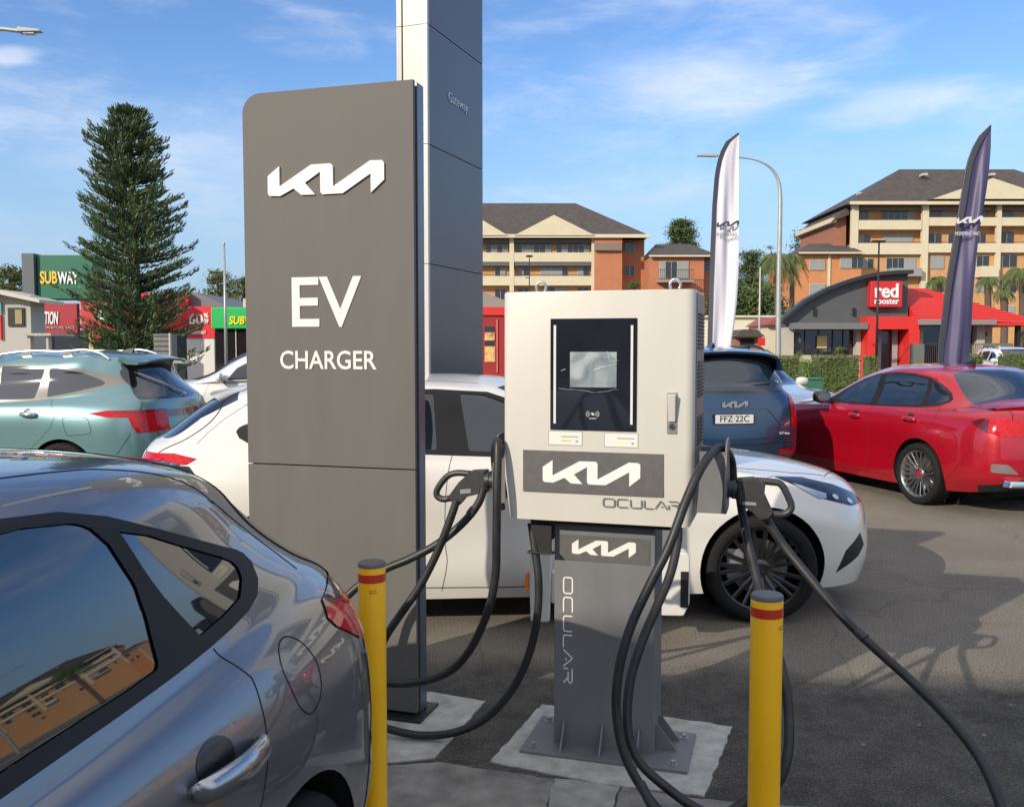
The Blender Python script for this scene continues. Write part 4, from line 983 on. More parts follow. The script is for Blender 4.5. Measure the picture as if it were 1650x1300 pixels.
lv = [(CZ0, .022, .03), (CZ0 + .02, .020, .03), (CZ0 + .16, .002, .032), (CZ0 + .24, 0, .034), (CZ1 - .006, 0, .034), (CZ1, .004, .034)]
vs = []
for z, ins, r in lv:
    pl = rounded_plan(CX0 + ins, CX1 - ins * .6, CY0 + ins * .3, CY1, r); n = len(pl); vs += [(p[0], p[1], z) for p in pl]
mb.add(vs, [(i * n + k, i * n + (k + 1) % n, (i + 1) * n + (k + 1) % n, (i + 1) * n + k) for i in range(len(lv) - 1) for k in range(n)] + [tuple(range(n - 1, -1, -1)), tuple(range((len(lv) - 1) * n, len(lv) * n))])
cab = mb.build('cabinet', M_cream, ch, smooth=True, autosm=32)
# side frames: grey skin on both flanks with louvres
for sg, xs in ((1, CX1), (-1, CX0)):
    mb = MB(); a, b = (xs + .0005, xs + .004) if sg > 0 else (xs - .004, xs - .0005)
    mb.box(a, b, CY0 + .05, CY1 - .004, CZ0 + .26, CZ1 - .01)
    pn = mb.build('side_panel', mat('grey side panel', (.21, .205, .20), .4, vary=.05), ch)
    mb = MB()
    for z0, z1 in ((1.24, 1.35), (1.42, 1.55), (1.60, 1.73)):
        z = z0
        while z < z1:
            xa, xb = (b, b + .006) if sg > 0 else (a - .006, a)
            mb.box(min(xa, xb), max(xa, xb), CY0 + .08, CY1 - .05, z, z + .006); z += .014
    mb.build('louvre_vent', mat('louvre shadow', (.05, .05, .05), .6), pn)
    if sg > 0: tag(pn, 'grey flank with three banks of louvres')
# door line
mb = MB(); mb.tube([(CX0 + .014, CY0 - .0005, CZ0 + .035), (CX0 + .003, CY0 + .01, CZ0 + .3)], .001, 4)
# touch panel
mb = MB(); x0, x1, z0, z1 = rect_on(mb, ch, 887, 513, 1026.5, 694, CY0, .004)
tp = mb.build('touch_panel', mat('black acrylic panel', (.010, .012, .018), .07, coat=1, vary=.2, vscale=8), ch, bevel=.002)
for ua, va, vb in ((894, 524, 682), (1018, 524, 684)):
    mb = MB(); rect_on(mb, ch, ua - 1.9, va, ua + 1.9, vb, CY0 - .004, .0015); mb.build('light_strip', mat('white light strip', (.62, .62, .60), .35), tp)
mb = MB(); rect_on(mb, ch, 918.5, 567, 993.5, 624, CY0 - .004, .0008)
def film():
    m = bpy.data.materials.new('screen under peeling film'); m.use_nodes = True; t = m.node_tree; p = t.nodes['Principled BSDF']
    tc = t.nodes.new('ShaderNodeTexCoord'); n = t.nodes.new('ShaderNodeTexNoise'); n.inputs['Scale'].default_value = 9; n.inputs['Detail'].default_value = 4; n.inputs['Distortion'].default_value = 1.2
    t.links.new(tc.outputs['Object'], n.inputs['Vector']); cr = t.nodes.new('ShaderNodeValToRGB'); e = cr.color_ramp
    e.elements[0].position = .3; e.elements[0].color = (.13, .16, .21, 1); e.elements[1].position = .68; e.elements[1].color = (.36, .40, .40, 1)
    q = e.elements.new(.5); q.color = (.22, .26, .27, 1)
    t.links.new(n.outputs['Fac'], cr.inputs[0]); t.links.new(cr.outputs[0], p.inputs['Base Color']); p.inputs['Roughness'].default_value = .25
    b = t.nodes.new('ShaderNodeBump'); b.inputs['Strength'].default_value = .4; b.inputs['Distance'].default_value = .01; t.links.new(n.outputs['Fac'], b.inputs['Height']); t.links.new(b.outputs[0], p.inputs['Normal']); return m
scr = mb.build('display', film(), tp)
mb = MB(); rnd = random.Random(4)
for (ua, va, ub, vb, w) in ((955, 598, 994, 586, .0018), (978, 565, 983, 584, .0016), (955, 598, 975, 590, .003), (983, 584, 996, 580, .0015), (972, 576, 990, 573, .0011), (900, 626, 930, 628, .0008), (930, 628, 960, 633, .0007), (960, 633, 996, 627, .0007), (904, 597, 912, 594, .0016)):
    a = frame_local(ch, ua, va, CY0 - .0055); b = frame_local(ch, ub, vb, CY0 - .0055); pts = []
    for k in range(6):
        t = k / 5; pts.append((a[0] + (b[0] - a[0]) * t + rnd.uniform(-.001, .001), CY0 - .0052, a[1] + (b[1] - a[1]) * t + rnd.uniform(-.0015, .0015)))
    mb.tube(pts, [w * q for q in (.4, 1, .7, 1, .8, .3)], 4)
tag(mb.build('film_crease', mat('creased clear film', (.42, .47, .52), .2, spec=.8), tp), kind='stuff')
# contactless symbol
mb = MB(); cx, cz = frame_local(ch, 955, 667, CY0 - .004); s_ = .0030
for sgn in (1, -1):
    for rr, w in ((8.2, .5), (6.0, .42), (4.0, .36)):
        pts = [(cx + sgn * rr * s_ * math.cos(R(a)), CY0 - .0046, cz + rr * s_ * math.sin(R(a)) * (.62 if rr > 5 else .55)) for a in range(-45, 46, 9)]
        mb.tube(pts, w * s_ * .8, 5)
mb.hexa([(cx - 2.2 * s_, CY0 - .005, cz + .4 * s_), (cx + 1.0 * s_, CY0 - .005, cz - 2.2 * s_), (cx + 1.0 * s_, CY0 - .004, cz - 2.2 * s_), (cx - 2.2 * s_, CY0 - .004, cz + .4 * s_), (cx - .8 * s_, CY0 - .005, cz + 2.2 * s_), (cx + 2.4 * s_, CY0 - .005, cz - .2 * s_), (cx + 2.4 * s_, CY0 - .004, cz - .2 * s_), (cx - .8 * s_, CY0 - .004, cz + 2.2 * s_)])
mb.box(cx - 4.6 * s_, cx + 4.6 * s_, CY0 - .005, CY0 - .004, cz - 5.9 * s_, cz - 5.1 * s_)
mb.build('contactless_symbol', mat('printed pale grey', (.55, .55, .54), .5), tp)
# stickers
M_stick = mat('sticker paper', (.66, .64, .58), .5); M_grey = mat('print grey', (.25, .25, .27), .6); M_org = mat('print orange', (.75, .40, .06), .6); M_yel = mat('print yellow', (.75, .68, .15), .6)
for (u0, v0, u1, v1, cm) in ((884.5, 695.5, 937.5, 716.5, M_org), (974.5, 698.5, 1027.5, 720, M_yel)):
    mb = MB(); rect_on(mb, ch, u0 - 1, v0 - 1, u1 + 1, v1 + 1, CY0, .0008); bk = mb.build('sticker', M_grey, ch)
    mb = MB(); rect_on(mb, ch, u0, v0, u1, v1, CY0 - .0008, .0006); mb.build('sticker_face', M_stick, bk)
    mb = MB(); rect_on(mb, ch, u0 + 20, v0 + 7.2, u1 - 5, v0 + 8.8, CY0 - .0014, .0003); rect_on(mb, ch, u1 - 10, v1 - 7, u1 - 6, v1 - 4, CY0 - .0014, .0003); mb.build('small_print', M_grey, bk)
    mb = MB(); rect_on(mb, ch, u0 + 20, v0 + 13.5, u0 + 36, v0 + 15.5, CY0 - .0014, .0003); mb.build('coloured_print', cm, bk)
# name plates
mb = MB(); x0, x1, z0, z1 = rect_on(mb, ch, 843, 728, 1069.5, 796, CY0, .003); pl = mb.build('name_plate', M_brush, ch, bevel=.001)
cx, cz = frame_local(ch, 953, 762, CY0 - .003); xa = frame_local(ch, 875, 762, CY0)[0]; xb = frame_local(ch, 1032, 762, CY0)[0]
logo(xb - xa, M_letter, pl, ((xa + xb) / 2, CY0 - .003, cz), t=.002)
cx, cz = frame_local(ch, 1032, 812, CY0); xa = frame_local(ch, 972, 812, CY0)[0]; xb = frame_local(ch, 1093, 812, CY0)[0]
stroke_word('OCULAR', .030, xb - xa, mat('grey lettering', (.13, .13, .13), .5), ch, ((xa + xb) / 2, CY0 - .0008, cz), (0, 0, 0), th=.15)
# door handle
mb = MB(); x0, x1, z0, z1 = rect_on(mb, ch, 1075, 632, 1091.5, 699, CY0, .004); dh = mb.build('door_handle', mat('satin silver', (.50, .49, .46), .3, metal=.8), ch, bevel=.003)
mb = MB(); xm = (x0 + x1) / 2
mb.hexa([(x0 + .006, CY0 - .014, z0 + .045), (x1 - .006, CY0 - .014, z0 + .045), (x1 - .006, CY0 - .004, z0 + .045), (x0 + .006, CY0 - .004, z0 + .045), (x0 + .004, CY0 - .030, z1 - .008), (x1 - .004, CY0 - .030, z1 - .008), (x1 - .004, CY0 - .004, z1 - .008), (x0 + .004, CY0 - .004, z1 - .008)])
mb.build('lever', mat('pale grey lever', (.52, .50, .46), .35), dh, bevel=.003)
mb = MB(); mb.lathe([(.0001, -.009), (.009, -.009), (.011, -.006), (.011, 0)], 18, (xm, CY0 - .004, z0 + .028), 'y'); mb.build('key_lock', mat('lock steel', (.2, .2, .2), .3, metal=1), dh, smooth=True, autosm=30)
# lifting eyes
for ue in (872, 1088):
    ex, ez = frame_local(ch, ue, 462, -.02); mb = MB()
    pts = [(ex + .020 * math.cos(R(a)), -.02, CZ1 + .026 + .022 * math.sin(R(a))) for a in range(-40, 221, 20)]
    mb.tube(pts, .006, 8); mb.box(ex - .02, ex + .02, -.03, -.01, CZ1 - .001, CZ1 + .007); mb.build('lifting_eye', mat('zinc steel', (.45, .45, .44), .35, metal=.9), ch, smooth=True, autosm=40)
# neck, pedestal, plate, gussets, bolts
mb = MB(); mb.box(-.30, .25, -.12, .15, .915, .939); mb.box(-.285, -.235, -.10, .10, .83, .914); mb.build('mounting_bracket', M_dark, ch, bevel=.002)
mb = MB(); mb.box(-.30, -.215, -.115, -.108, .80, .91); mb.box(-.31, -.205, -.135, -.100, .795, .803); mb.build('cable_hook', M_dark, ch, bevel=.002)
PX0, PX1, PY0, PY1 = -.214, .186, -.073, .147
mb = MB(); mb.box(PX0, PX1, PY0, PY1, .012, .914); mb.build('pedestal', M_steel, ch, bevel=.004)
mb = MB(); mb.box(-.3285, .3285, -.179, .179, .0065, .0185); bp = mb.build('base_plate', M_steel, ch, bevel=.002)
for xg in (PX0 + .045, PX0 + .20, PX0 + .345):
    mb = MB(); mb.prism([(PY0 - .0005, .019), (PY0 - .085, .019), (PY0 - .012, .115), (PY0 - .0005, .115)], xg - .003, xg + .003, 'x'); mb.build('gusset', M_steel, bp)
for yg in (PY0 + .06, PY1 - .06):
    mb = MB(); mb.prism([(PX1 + .0005, .019), (PX1 + .085, .019), (PX1 + .012, .115), (PX1 + .0005, .115)], yg - .003, yg + .003, 'y'); mb.build('gusset', M_steel, bp)
for bx_, by_ in ((-.285, -.13), (.27, -.135), (.285, .12), (-.285, .13)):
    mb = MB(); mb.lathe([(.0001, .034), (.010, .034), (.011, .030), (.011, .021), (.019, .021), (.019, .0186)], 6, (bx_, by_, 0)); mb.build('anchor_bolt', mat('zinc steel', (.45, .45, .44), .35, metal=.9), bp)
mb = MB(); x0, x1, z0, z1 = rect_on(mb, ch, 902, 864, 1047.5, 905.5, PY0, .003); pl = mb.build('name_plate', M_brush, ch, bevel=.001)
xa = frame_local(ch, 922, 883, PY0)[0]; xb = frame_local(ch, 1025, 883, PY0)[0]; cz = frame_local(ch, 973, 883, PY0)[1]
logo(xb - xa, M_letter, pl, ((xa + xb) / 2, PY0 - .003, cz), t=.002)
cx, z1 = frame_local(ch, 915.5, 930, PY0); z0 = frame_local(ch, 915.5, 1097, PY0)[1]
stroke_word('OCULAR', .036, z1 - z0, M_letter, ch, (cx, PY0 - .0008, (z0 + z1) / 2), (0, R(90), 0), th=.15)
# holsters on the flanks
for sg, xs in ((1, CX1), (-1, CX0)):
    out = xs + sg * (.11 if sg > 0 else .045); mb = MB()
    mb.box(min(xs + sg * .006, out), max(xs + sg * .006, out), -.13, -.126, .99, 1.22); hb = mb.build('holster_bracket', M_steel, ch)
    mb = MB(); mb.box(min(xs + sg * .006, out), max(xs + sg * .006, out), .06, .064, .99, 1.22); mb.build('holster_bracket', M_steel, ch)
    mb = MB(); mb.prism(fillet([(-.15, .985), (.08, .985), (.10, 1.10), (.08, 1.26), (-.11, 1.26), (-.16, 1.12)], .05), out, out + sg * .006, 'x'); mb.build('holster_plate', M_steel, hb)
# ------------------------------------------------------------ charging cables with plugs
def cable(parent, pts, r=.0165, n=10, name='cable'):
    P3 = curve([at(u, v, y) for u, v, y in pts], 12); mb = MB(); mb.tube(P3, r, n); return mb.build(name, M_rubber, parent, smooth=True, autosm=50)
def sleeve(parent, a, b, r=.0185):
    mb = MB(); mb.tube([at(*a), at(*b)], r, 12); return mb.build('strain_sleeve', M_plug, parent, smooth=True, autosm=40)
def plug(parent, pix, yl, sg, body, loop, nose, tab, sock):
    """body/loop are traced on the vertical plane y=yl of the charger"""
    def w(u, v, dy=0): x, z = frame_local(ch, u, v, yl); return ch_m @ Vector((x, yl + dy, z))
    ch_m = Matrix.Translation(ch.location) @ Matrix.Rotation(YAW, 4, 'Z')
    mb = MB(); n = len(body); vs = []
    for dy, k in ((-.026, .86), (-.018, 1), (.018, 1), (.026, .86)):
        cu = sum(p[0] for p in body) / n; cv = sum(p[1] for p in body) / n
        vs += [w(cu + (p[0] - cu) * k, cv + (p[1] - cv) * k, dy) for p in body]
    mb.add(vs, [(i * n + k, i * n + (k + 1) % n, (i + 1) * n + (k + 1) % n, (i + 1) * n + k) for i in range(3) for k in range(n)] + [tuple(range(n)), tuple(range(3 * n, 4 * n))])
    b = mb.build('plug_body', M_plug, parent, bevel=.003)
    mb = MB(); mb.tube(curve([w(u, v) for u, v in loop], 8), .0135, 10); mb.build('grip_loop', M_plug, b, smooth=True)
    mb = MB(); p0, p1 = w(*nose[0]), w(*nose[1]); d = (p1 - p0)
    mb.tube([p0, p0 + d * .3, p0 + d * .31, p0 + d * .55, p0 + d * .56, p0 + d * .8, p0 + d * .81, p1], [.036, .036, .032, .032, .037, .037, .034, .034], 20); mb.build('socket_nose', M_plug, b, smooth=True, autosm=40)
    mb = MB(); q = [w(tab[0], tab[1], -.0275), w(tab[2], tab[1] + sg * 1.5, -.0275), w(tab[2], tab[3] + sg * 1.5, -.0275), w(tab[0], tab[3], -.0275)]; mb.add(q, [(0, 1, 2, 3)]); mb.build('rating_label', mat('worn grey label', (.22, .22, .22), .5), b)
    return b
cr_ = empty('charging_cable', at(1172, 790, 3.5), 0, 'black charging cable looped from the right holster, grip loop facing the white wheel', 'cable', 'charging cables')
cl_ = empty('charging_cable', at(790, 780, 3.6), 0, 'black charging cable looped from the left holster towards the grey sign', 'cable', 'charging cables')
bpy.context.view_layer.update()
def keep(parent, objs=None):
    for o in parent.children: o.location = o.location - parent.location
plug(cr_, None, -.03, 1, [(1186, 770), (1214, 768), (1234, 778), (1232, 796), (1247, 828), (1240, 836), (1226, 838), (1214, 826), (1188, 808)],
     [(1218, 774), (1240, 776), (1258, 780), (1270, 800), (1275, 818), (1264, 828), (1244, 828)], [(1188, 789), (1165, 786)], (1197, 806, 1219, 811), 1)
plug(cl_, None, -.03, -1, [(786, 756), (762, 757), (741, 776), (722, 802), (740, 814), (752, 800), (768, 796), (788, 792)],
     [(758, 763), (735, 762), (720, 768), (706, 786), (704, 798), (714, 804), (728, 802)], [(784, 773), (804, 775)], (745, 794, 762, 787), -1)
cable(cr_, [(1232, 832, 3.47), (1262, 878, 3.44), (1300, 925, 3.38), (1350, 985, 3.3), (1400, 1035, 3.2), (1470, 1098, 3.05), (1530, 1158, 2.92), (1575, 1215, 2.82), (1602, 1268, 2.74), (1622, 1330, 2.66), (1640, 1420, 2.55)])
cable(cr_, [(1192, 800, 3.55), (1200, 850, 3.5), (1213, 905, 3.42), (1226, 960, 3.32), (1243, 1020, 3.18), (1262, 1085, 3.05), (1271, 1150, 2.98), (1269, 1215, 2.92), (1252, 1262, 2.9), (1215, 1282, 2.92), (1170, 1310, 2.90), (1110, 1322, 2.87), (1060, 1308, 2.90), (1032, 1262, 2.99)])
cable(cr_, [(1182, 800, 3.62), (1178, 740, 3.58), (1158, 722, 3.42), (1132, 750, 3.26), (1106, 805, 3.2), (1078, 880, 3.16), (1047, 942, 3.13), (1016, 1010, 3.1), (998, 1075, 3.08), (993, 1140, 3.06), (1004, 1208, 3.03), (1030, 1262, 3.0), (1066, 1310, 2.93), (1130, 1360, 2.85)])
cable(cr_, [(1092, 835, 3.42), (1092, 870, 3.36), (1080, 925, 3.3), (1058, 978, 3.24), (1032, 1040, 3.18), (1014, 1105, 3.14), (1012, 1175, 3.1), (1030, 1226, 3.06), (1074, 1268, 3.0), (1130, 1306, 2.94), (1200, 1330, 2.9)])
sleeve(cr_, (1380, 1015, 3.24), (1394, 1029, 3.21), .0185)
cable(cl_, [(808, 820, 3.66), (797, 740, 3.62), (802, 712, 3.54), (801, 780, 3.5), (800, 860, 3.5), (798, 930, 3.52), (784, 990, 3.56), (755, 1050, 3.62), (718, 1085, 3.68), (670, 1099, 3.72), (620, 1100, 3.74), (560, 1090, 3.75), (500, 1075, 3.7)])
cable(cl_, [(856, 842, 3.62), (862, 885, 3.6), (868, 940, 3.58), (864, 1005, 3.58), (848, 1065, 3.6), (820, 1118, 3.62), (780, 1158, 3.64), (730, 1180, 3.64), (675, 1184, 3.66), (620, 1172, 3.68), (570, 1152, 3.7), (520, 1130, 3.7)])
cable(cl_, [(736, 806, 3.57), (722, 846, 3.57), (702, 895, 3.58), (676, 945, 3.59), (645, 990, 3.6), (622, 1025, 3.6), (600, 1075, 3.6), (585, 1130, 3.6), (560, 1190, 3.6)])
cable(cl_, [(780, 786, 3.62), (770, 812, 3.62), (745, 843, 3.63), (705, 876, 3.64), (660, 900, 3.65), (620, 917, 3.66), (580, 942, 3.66), (552, 970, 3.66), (535, 1010, 3.66)])
sleeve(cl_, (764, 820, 3.62), (757, 829, 3.625), .0185)
keep(cr_); keep(cl_)
# ------------------------------------------------------------ EV CHARGER sign
M_sign = mat('warm grey sign paint', (.126, .118, .109), .60, vary=.075, vscale=5, stretch=(1, 1, .22), bump=.02, bscale=200, spec=.25)
M_signside = mat('blue grey sign edge', (.16, .17, .20), .3, metal=.5)
sg_ = empty('ev_sign', Vector((-.41, 3.88, 0)), YAW, 'tall warm grey sign slab with white letters EV CHARGER behind the left bollard', 'sign')
SW, SH, ST = .812, 2.715, .115
zsp = frame_local(sg_, 540, 752, 0)[1]
def arc_tl(x, z, r, n=8): return [(x + r - r * math.cos(R(90 * k / n)), z - r + r * math.sin(R(90 * k / n))) for k in range(n + 1)]
mb = MB(); mb.prism([(-SW, zsp + .0025)] + arc_tl(-SW, SH, .085) + [(0, SH), (0, zsp + .0025)], 0, .02); up_ = mb.build('upper_panel', M_sign, sg_, bevel=.0025)
mb = MB(); mb.prism([(-SW, .03), (-SW, zsp - .0025), (0, zsp - .0025), (0, .03)], 0, .02); mb.build('lower_panel', M_sign, sg_, bevel=.0025)
mb = MB(); mb.prism([(-SW + .012, .02)] + arc_tl(-SW + .012, SH - .012, .08) + [(-.012, SH - .012), (-.012, .02)], .0205, .045); mb.build('shadow_gap', M_dark, sg_)
mb = MB(); mb.prism([(-SW, .02)] + arc_tl(-SW, SH, .085) + [(0, SH), (0, .02)], .0455, ST); mb.build('rear_shell', M_signside, sg_, bevel=.003)
mb = MB(); mb.box(-SW - .05, .035, -.05, ST + .05, .007, .019); mb.build('base_plate', M_dark, sg_, bevel=.002)
def on_sign(u, v): return frame_local(sg_, u, v, 0)
xa, xb = on_sign(433, 290)[0], on_sign(620, 290)[0]; cz = on_sign(526, 289)[1]
mb_ = logo(xb - xa, M_letter, up_, ((xa + xb) / 2, -.001, cz), t=.008)
def sized_text(s, parent, fr, u0, u1, v0, v1, yl, m, ext=.003, bold=0.0, **k):
    """lettering fitted to a measured width and height"""
    xa, xb = frame_local(fr, u0, (v0 + v1) / 2, yl)[0], frame_local(fr, u1, (v0 + v1) / 2, yl)[0]; um = (u0 + u1) / 2
    za, zb = frame_local(fr, um, v1, yl)[1], frame_local(fr, um, v0, yl)[1]
    return fit_text(s, parent, xa, xb, za, zb, yl, m, ext, bold, **k)
def fit_text(s, parent, xa, xb, za, zb, yl, m, ext=.003, bold=0.0, **k):
    o = text(s, zb - za, m, parent, (0, 0, 0), ext=ext, bold=bold * (zb - za), **k)
    vs = [v.co for v in o.data.vertices]; x0, x1 = min(v.x for v in vs), max(v.x for v in vs); z0, z1 = min(v.z for v in vs), max(v.z for v in vs)
    sx, sz = (xb - xa) / (x1 - x0), (zb - za) / (z1 - z0)
    for v in vs: v.x = xa + (v.x - x0) * sx; v.z = za + (v.z - z0) * sz
    o.location = (0, yl - ext, 0); return o
sized_text('EV', up_, sg_, 471, 583, 446, 527, 0, M_letter, .002, .012)
sized_text('CHARGER', up_, sg_, 452, 607, 565, 595, 0, M_letter, .0015, .012)
# ------------------------------------------------------------ tall pylon behind
pyl = empty('sign_pylon', Vector((-.809, 9.0, 0)), 1.212, 'tall blue grey pylon with a cream edge rising behind the EV CHARGER sign', 'pylon')
PW, PT, PH = 1.384, .33, 7.6
M_pyl = mat('blue grey pylon skin', (.125, .125, .128), .36, metal=.30, vary=.03, vscale=1)
seams_z = [at(690, v, 9.0).z for v in (425, 232, 38)] + [6.2]
zz_ = [.05] + seams_z + [PH]
for i in range(len(zz_) - 1):
    mb = MB(); mb.box(.03, PW, .001, PT - .001, zz_[i] + .004, zz_[i + 1] - .004); mb.build('side_panel', M_pyl, pyl, bevel=.003)
    mb = MB(); mb.box(-.012, .029, .0, .048, zz_[i] + .003, zz_[i + 1] - .003); mb.build('edge_strip', mat('pale edge strip', (.50, .49, .46), .4), pyl)
    mb = MB(); mb.box(-.004, .029, .050, .262, zz_[i] + .003, zz_[i + 1] - .003); mb.build('front_panel', mat('cream pylon front', (.42, .40, .36), .4), pyl)
    mb = MB(); mb.box(-.010, .029, .276, PT, zz_[i] + .003, zz_[i + 1] - .003); mb.build('edge_strip', mat('grey edge strip', (.30, .30, .29), .4), pyl)
mb = MB(); mb.box(.02, PW - .01, .01, PT - .01, 0, PH - .01); mb.build('core', M_dark, pyl)
o = sized_text('Gateway', pyl, pyl, 722, 753, 157, 178, .001, mat('pale lettering', (.45, .52, .58), .4), .004, .0)
# ------------------------------------------------------------ bollards
def bollard(loc, label):
    b = empty('bollard', loc, 0, label, 'bollard', 'yellow bollards')
    mb = MB(); mb.lathe([(.045, 0), (.045, .893), (.044, .897)], 40); mb.build('post', mat('yellow bollard paint', (.98, .50, .008), .34, coat=.35, vary=.09, vscale=9, stretch=(1, 1, .35), bump=.04, bscale=90), b, smooth=True, autosm=40)
    mb = MB(); mb.lathe([(.0458, .845), (.0458, .872)], 40); mb.build('reflective_band', mat('red reflective band', (.55, .035, .012), .35, coat=.5), b, smooth=True)
    mb = MB(); mb.lathe([(.0455, .893), (.0455, .902), (.042, .907), (.0001, .909)], 40); mb.build('cap', mat('grey plastic cap', (.10, .10, .10), .5), b, smooth=True, autosm=40)
    # little printed maker's mark curving round the post
    mb = MB(); rnd = random.Random(3)
    for row, z in enumerate((.822, .815)):
        for k in range(7):
            a = R(-92 + k * 4.3 + (loc[0] > 0) * 34); z0 = z - .0025; w_ = R(rnd.uniform(1.6, 3.2)); h_ = rnd.uniform(.002, .005)
            mb.add([(.0456 * math.cos(a), .0456 * math.sin(a), z0), (.0456 * math.cos(a + w_), .0456 * math.sin(a + w_), z0), (.0456 * math.cos(a + w_), .0456 * math.sin(a + w_), z0 + h_), (.0456 * math.cos(a), .0456 * math.sin(a), z0 + h_)], [(0, 1, 2, 3)])
    tag(mb.build('printed_mark', mat('dark print', (.12, .07, .01), .6), b, fix=False), kind='stuff')
    return b
q = gnd(599, 908, .9); bollard((q.x, q.y, 0), 'yellow bollard with a red band beside the grey car tail')
q = gnd(1236, 960, .9); bollard((q.x, q.y, 0), 'yellow bollard with a red band in front of the white car wheel')
# ------------------------------------------------------------ the parked cars
CG = 'cars parked around the chargers'
P_grey = mat('steel grey metallic paint', (.170, .180, .198), .28, metal=.72, coat=1.0, coat_rough=.015)
P_white = mat('pearl white paint', (.66, .63, .575), .32, coat=1.0)
P_red = mat('bright red paint', (.37, .003, .014), .28, metal=.25, coat=1.0)
P_mint = mat('mint green metallic paint', (.150, .275, .290), .32, metal=.45, coat=1.0)
P_blue = mat('deep blue metallic paint', (.014, .048, .105), .30, metal=.5, coat=1.0)
GREY_LOC, GREY_RZ = (-1.327, 2.033, 0), R(-101.8)
grey, gsh = hatch('parked_car', GREY_LOC, GREY_RZ, P_grey, 'grey metallic hatchback in the foreground beside the left yellow bollard, tail to the sign', CG, detail=12, glass_lean=(.235, .50), glassmat=mat('clear deep tinted glass', (.004, .008, .014), .012, spec=1.0, coat=.8),
      handle_mat=mat('polished grey handle', (.36, .37, .39), .14, metal=.85, coat=1))
WHITE_LOC, WHITE_RZ = (-1.37, 5.97, 0), R(4.0)
whitec, wsh = hatch('parked_car', WHITE_LOC, WHITE_RZ, P_white, 'white hatchback with black wheels parked across behind the sign and charger', CG, detail=8, steer=R(-8), lamp_up=.07)
redc, rsh = sedan('parked_car', (5.02, 9.66, 0), R(107), P_red, 'bright red sedan with silver alloy wheels seen from its rear quarter', CG)
mint, msh = mint_suv((-4.36, 9.95, 0), R(172), P_mint, 'mint green SUV with chrome handle and roof rails, its tail beside the white car')
blue, bsh = blue_suv((2.24, 10.79, 0), R(99.5), P_blue, 'dark blue SUV seen from behind with plate FFZ 22C')
blk, ksh = blue_suv((-2.75, 14.6, 0), R(180), mat('white body paint', (.62, .62, .60), .35, coat=1), 'white SUV with dark roof bars half hidden between the mint car and the sign', trim=mat('white pillar', (.62, .62, .60), .35, coat=1))
for d in (gsh, wsh, rsh, msh, ksh): d.finish()
grey.scale = (.978,) * 3; whitec.scale = (1.03, 1, 1); mint.scale = (.956,) * 3; blue.scale = (.97,) * 3
# blue SUV: plate, emblem, small lettering
def rear_face(sh, y, z): p, n = sh.proj((y, z), 'rear'); return p, n
M_plate = mat('plate white', (.62, .62, .60), .45)
def on_tail(root, sh, y, z, off=.004):
    p, n = sh.proj((y, z), 'rear'); return p + n * off, n
p, n = on_tail(blue, bsh, 0.02, .875, .002)
mb = MB(); mb.box(p.x - .014, p.x - .003, -.235 + .02, .235 + .02, .815, .935); fr = mb.build('plate_frame', M_dark, blue, bevel=.003)
mb = MB(); mb.box(p.x - .018, p.x - .0145, -.222 + .02, .222 + .02, .826, .924); mb.build('number_plate', M_plate, fr, bevel=.001)
t = text('FFZ\u00b722C', .098, mat('plate black', (.03, .03, .035), .5), fr, (p.x - .0192, .02, .875), ext=.0008, bold=.0012, rot=(0, 0, R(-90)), name='plate_number')
pl_, n = on_tail(blue, bsh, 0, 1.045, .004)
e = logo(.30, mat('brushed emblem', (.55, .56, .58), .3, metal=.8), blue, (pl_.x - .01, 0, 1.035), rot=(0, 0, R(-90)), t=.006)
p, n = on_tail(blue, bsh, -.66, 1.265, .004); text('7+', .055, M_letter, blue, (p.x - .03, -.60, 1.27), ext=.0008, rot=(0, 0, R(-90)), name='window_sticker')
p, n = on_tail(blue, bsh, -.58, .70, .004); text('GT-line', .04, M_letter, blue, (p.x - .012, -.60, .705), ext=.001, rot=(0, 0, R(-90)), name='tail_script')
bsh.finish()
# two more cars beyond, copies of ones already built
def copy_tree(o, parent=None):
    c = o.copy(); COL.objects.link(c)
    if parent is not None: c.parent = parent
    for ch_ in list(o.children): copy_tree(ch_, c)
    return c
def car_copy(src, loc, rz, label):
    c = copy_tree(src); c.location = loc; c.rotation_euler = (0, 0, rz); c['label'] = label; return c
car_copy(blk, (19.2, 36.0, 0), R(-95), 'small white car facing the camera between two hedges at the right edge')
car_copy(whitec, (3.72, 17.4, 0), R(-72), 'white car just visible between the blue SUV and the red sedan')
0 and car_copy(grey, (16.1, 36.5, 0), R(190), 'small dark car beyond the hedge in front of the restaurant fence')
# white plastic barrier between the charger and the white car
bar = empty('plastic_barrier', at(985, 990, 4.95), R(-4), 'white moulded barrier with an orange reflector behind the charger pedestal', 'barrier')
bar.location.z = 0
M_wpl = mat('white moulded plastic', (.62, .60, .56), .45, coat=.2, vary=.03)
xl = (853 - 825) / F * 4.95 - bar.location.x; xr = (1112 - 825) / F * 4.95 - bar.location.x
za, zb = at(860, 1000, 4.95).z, at(860, 885, 4.95).z
mb = MB(); mb.prism(fillet([(xl + .01, za), (xl + .115, za), (xl + .125, zb), (xl, zb)], .02), -.06, .06); mb.build('end_post', M_wpl, bar, bevel=.012, seg=3)
mb = MB(); mb.prism(fillet([(xr - .16, za + .05), (xr - .03, za + .05), (xr, za + .12), (xr, zb - .02), (xr - .02, zb), (xr - .16, zb)], .012), -.06, .06); ep = mb.build('end_post', M_wpl, bar, bevel=.012, seg=3)
mb = MB(); mb.box(xr - .050, xr - .008, -.064, -.0605, za + .10, zb - .10); mb.build('dark_inset', M_dark, ep, bevel=.003)
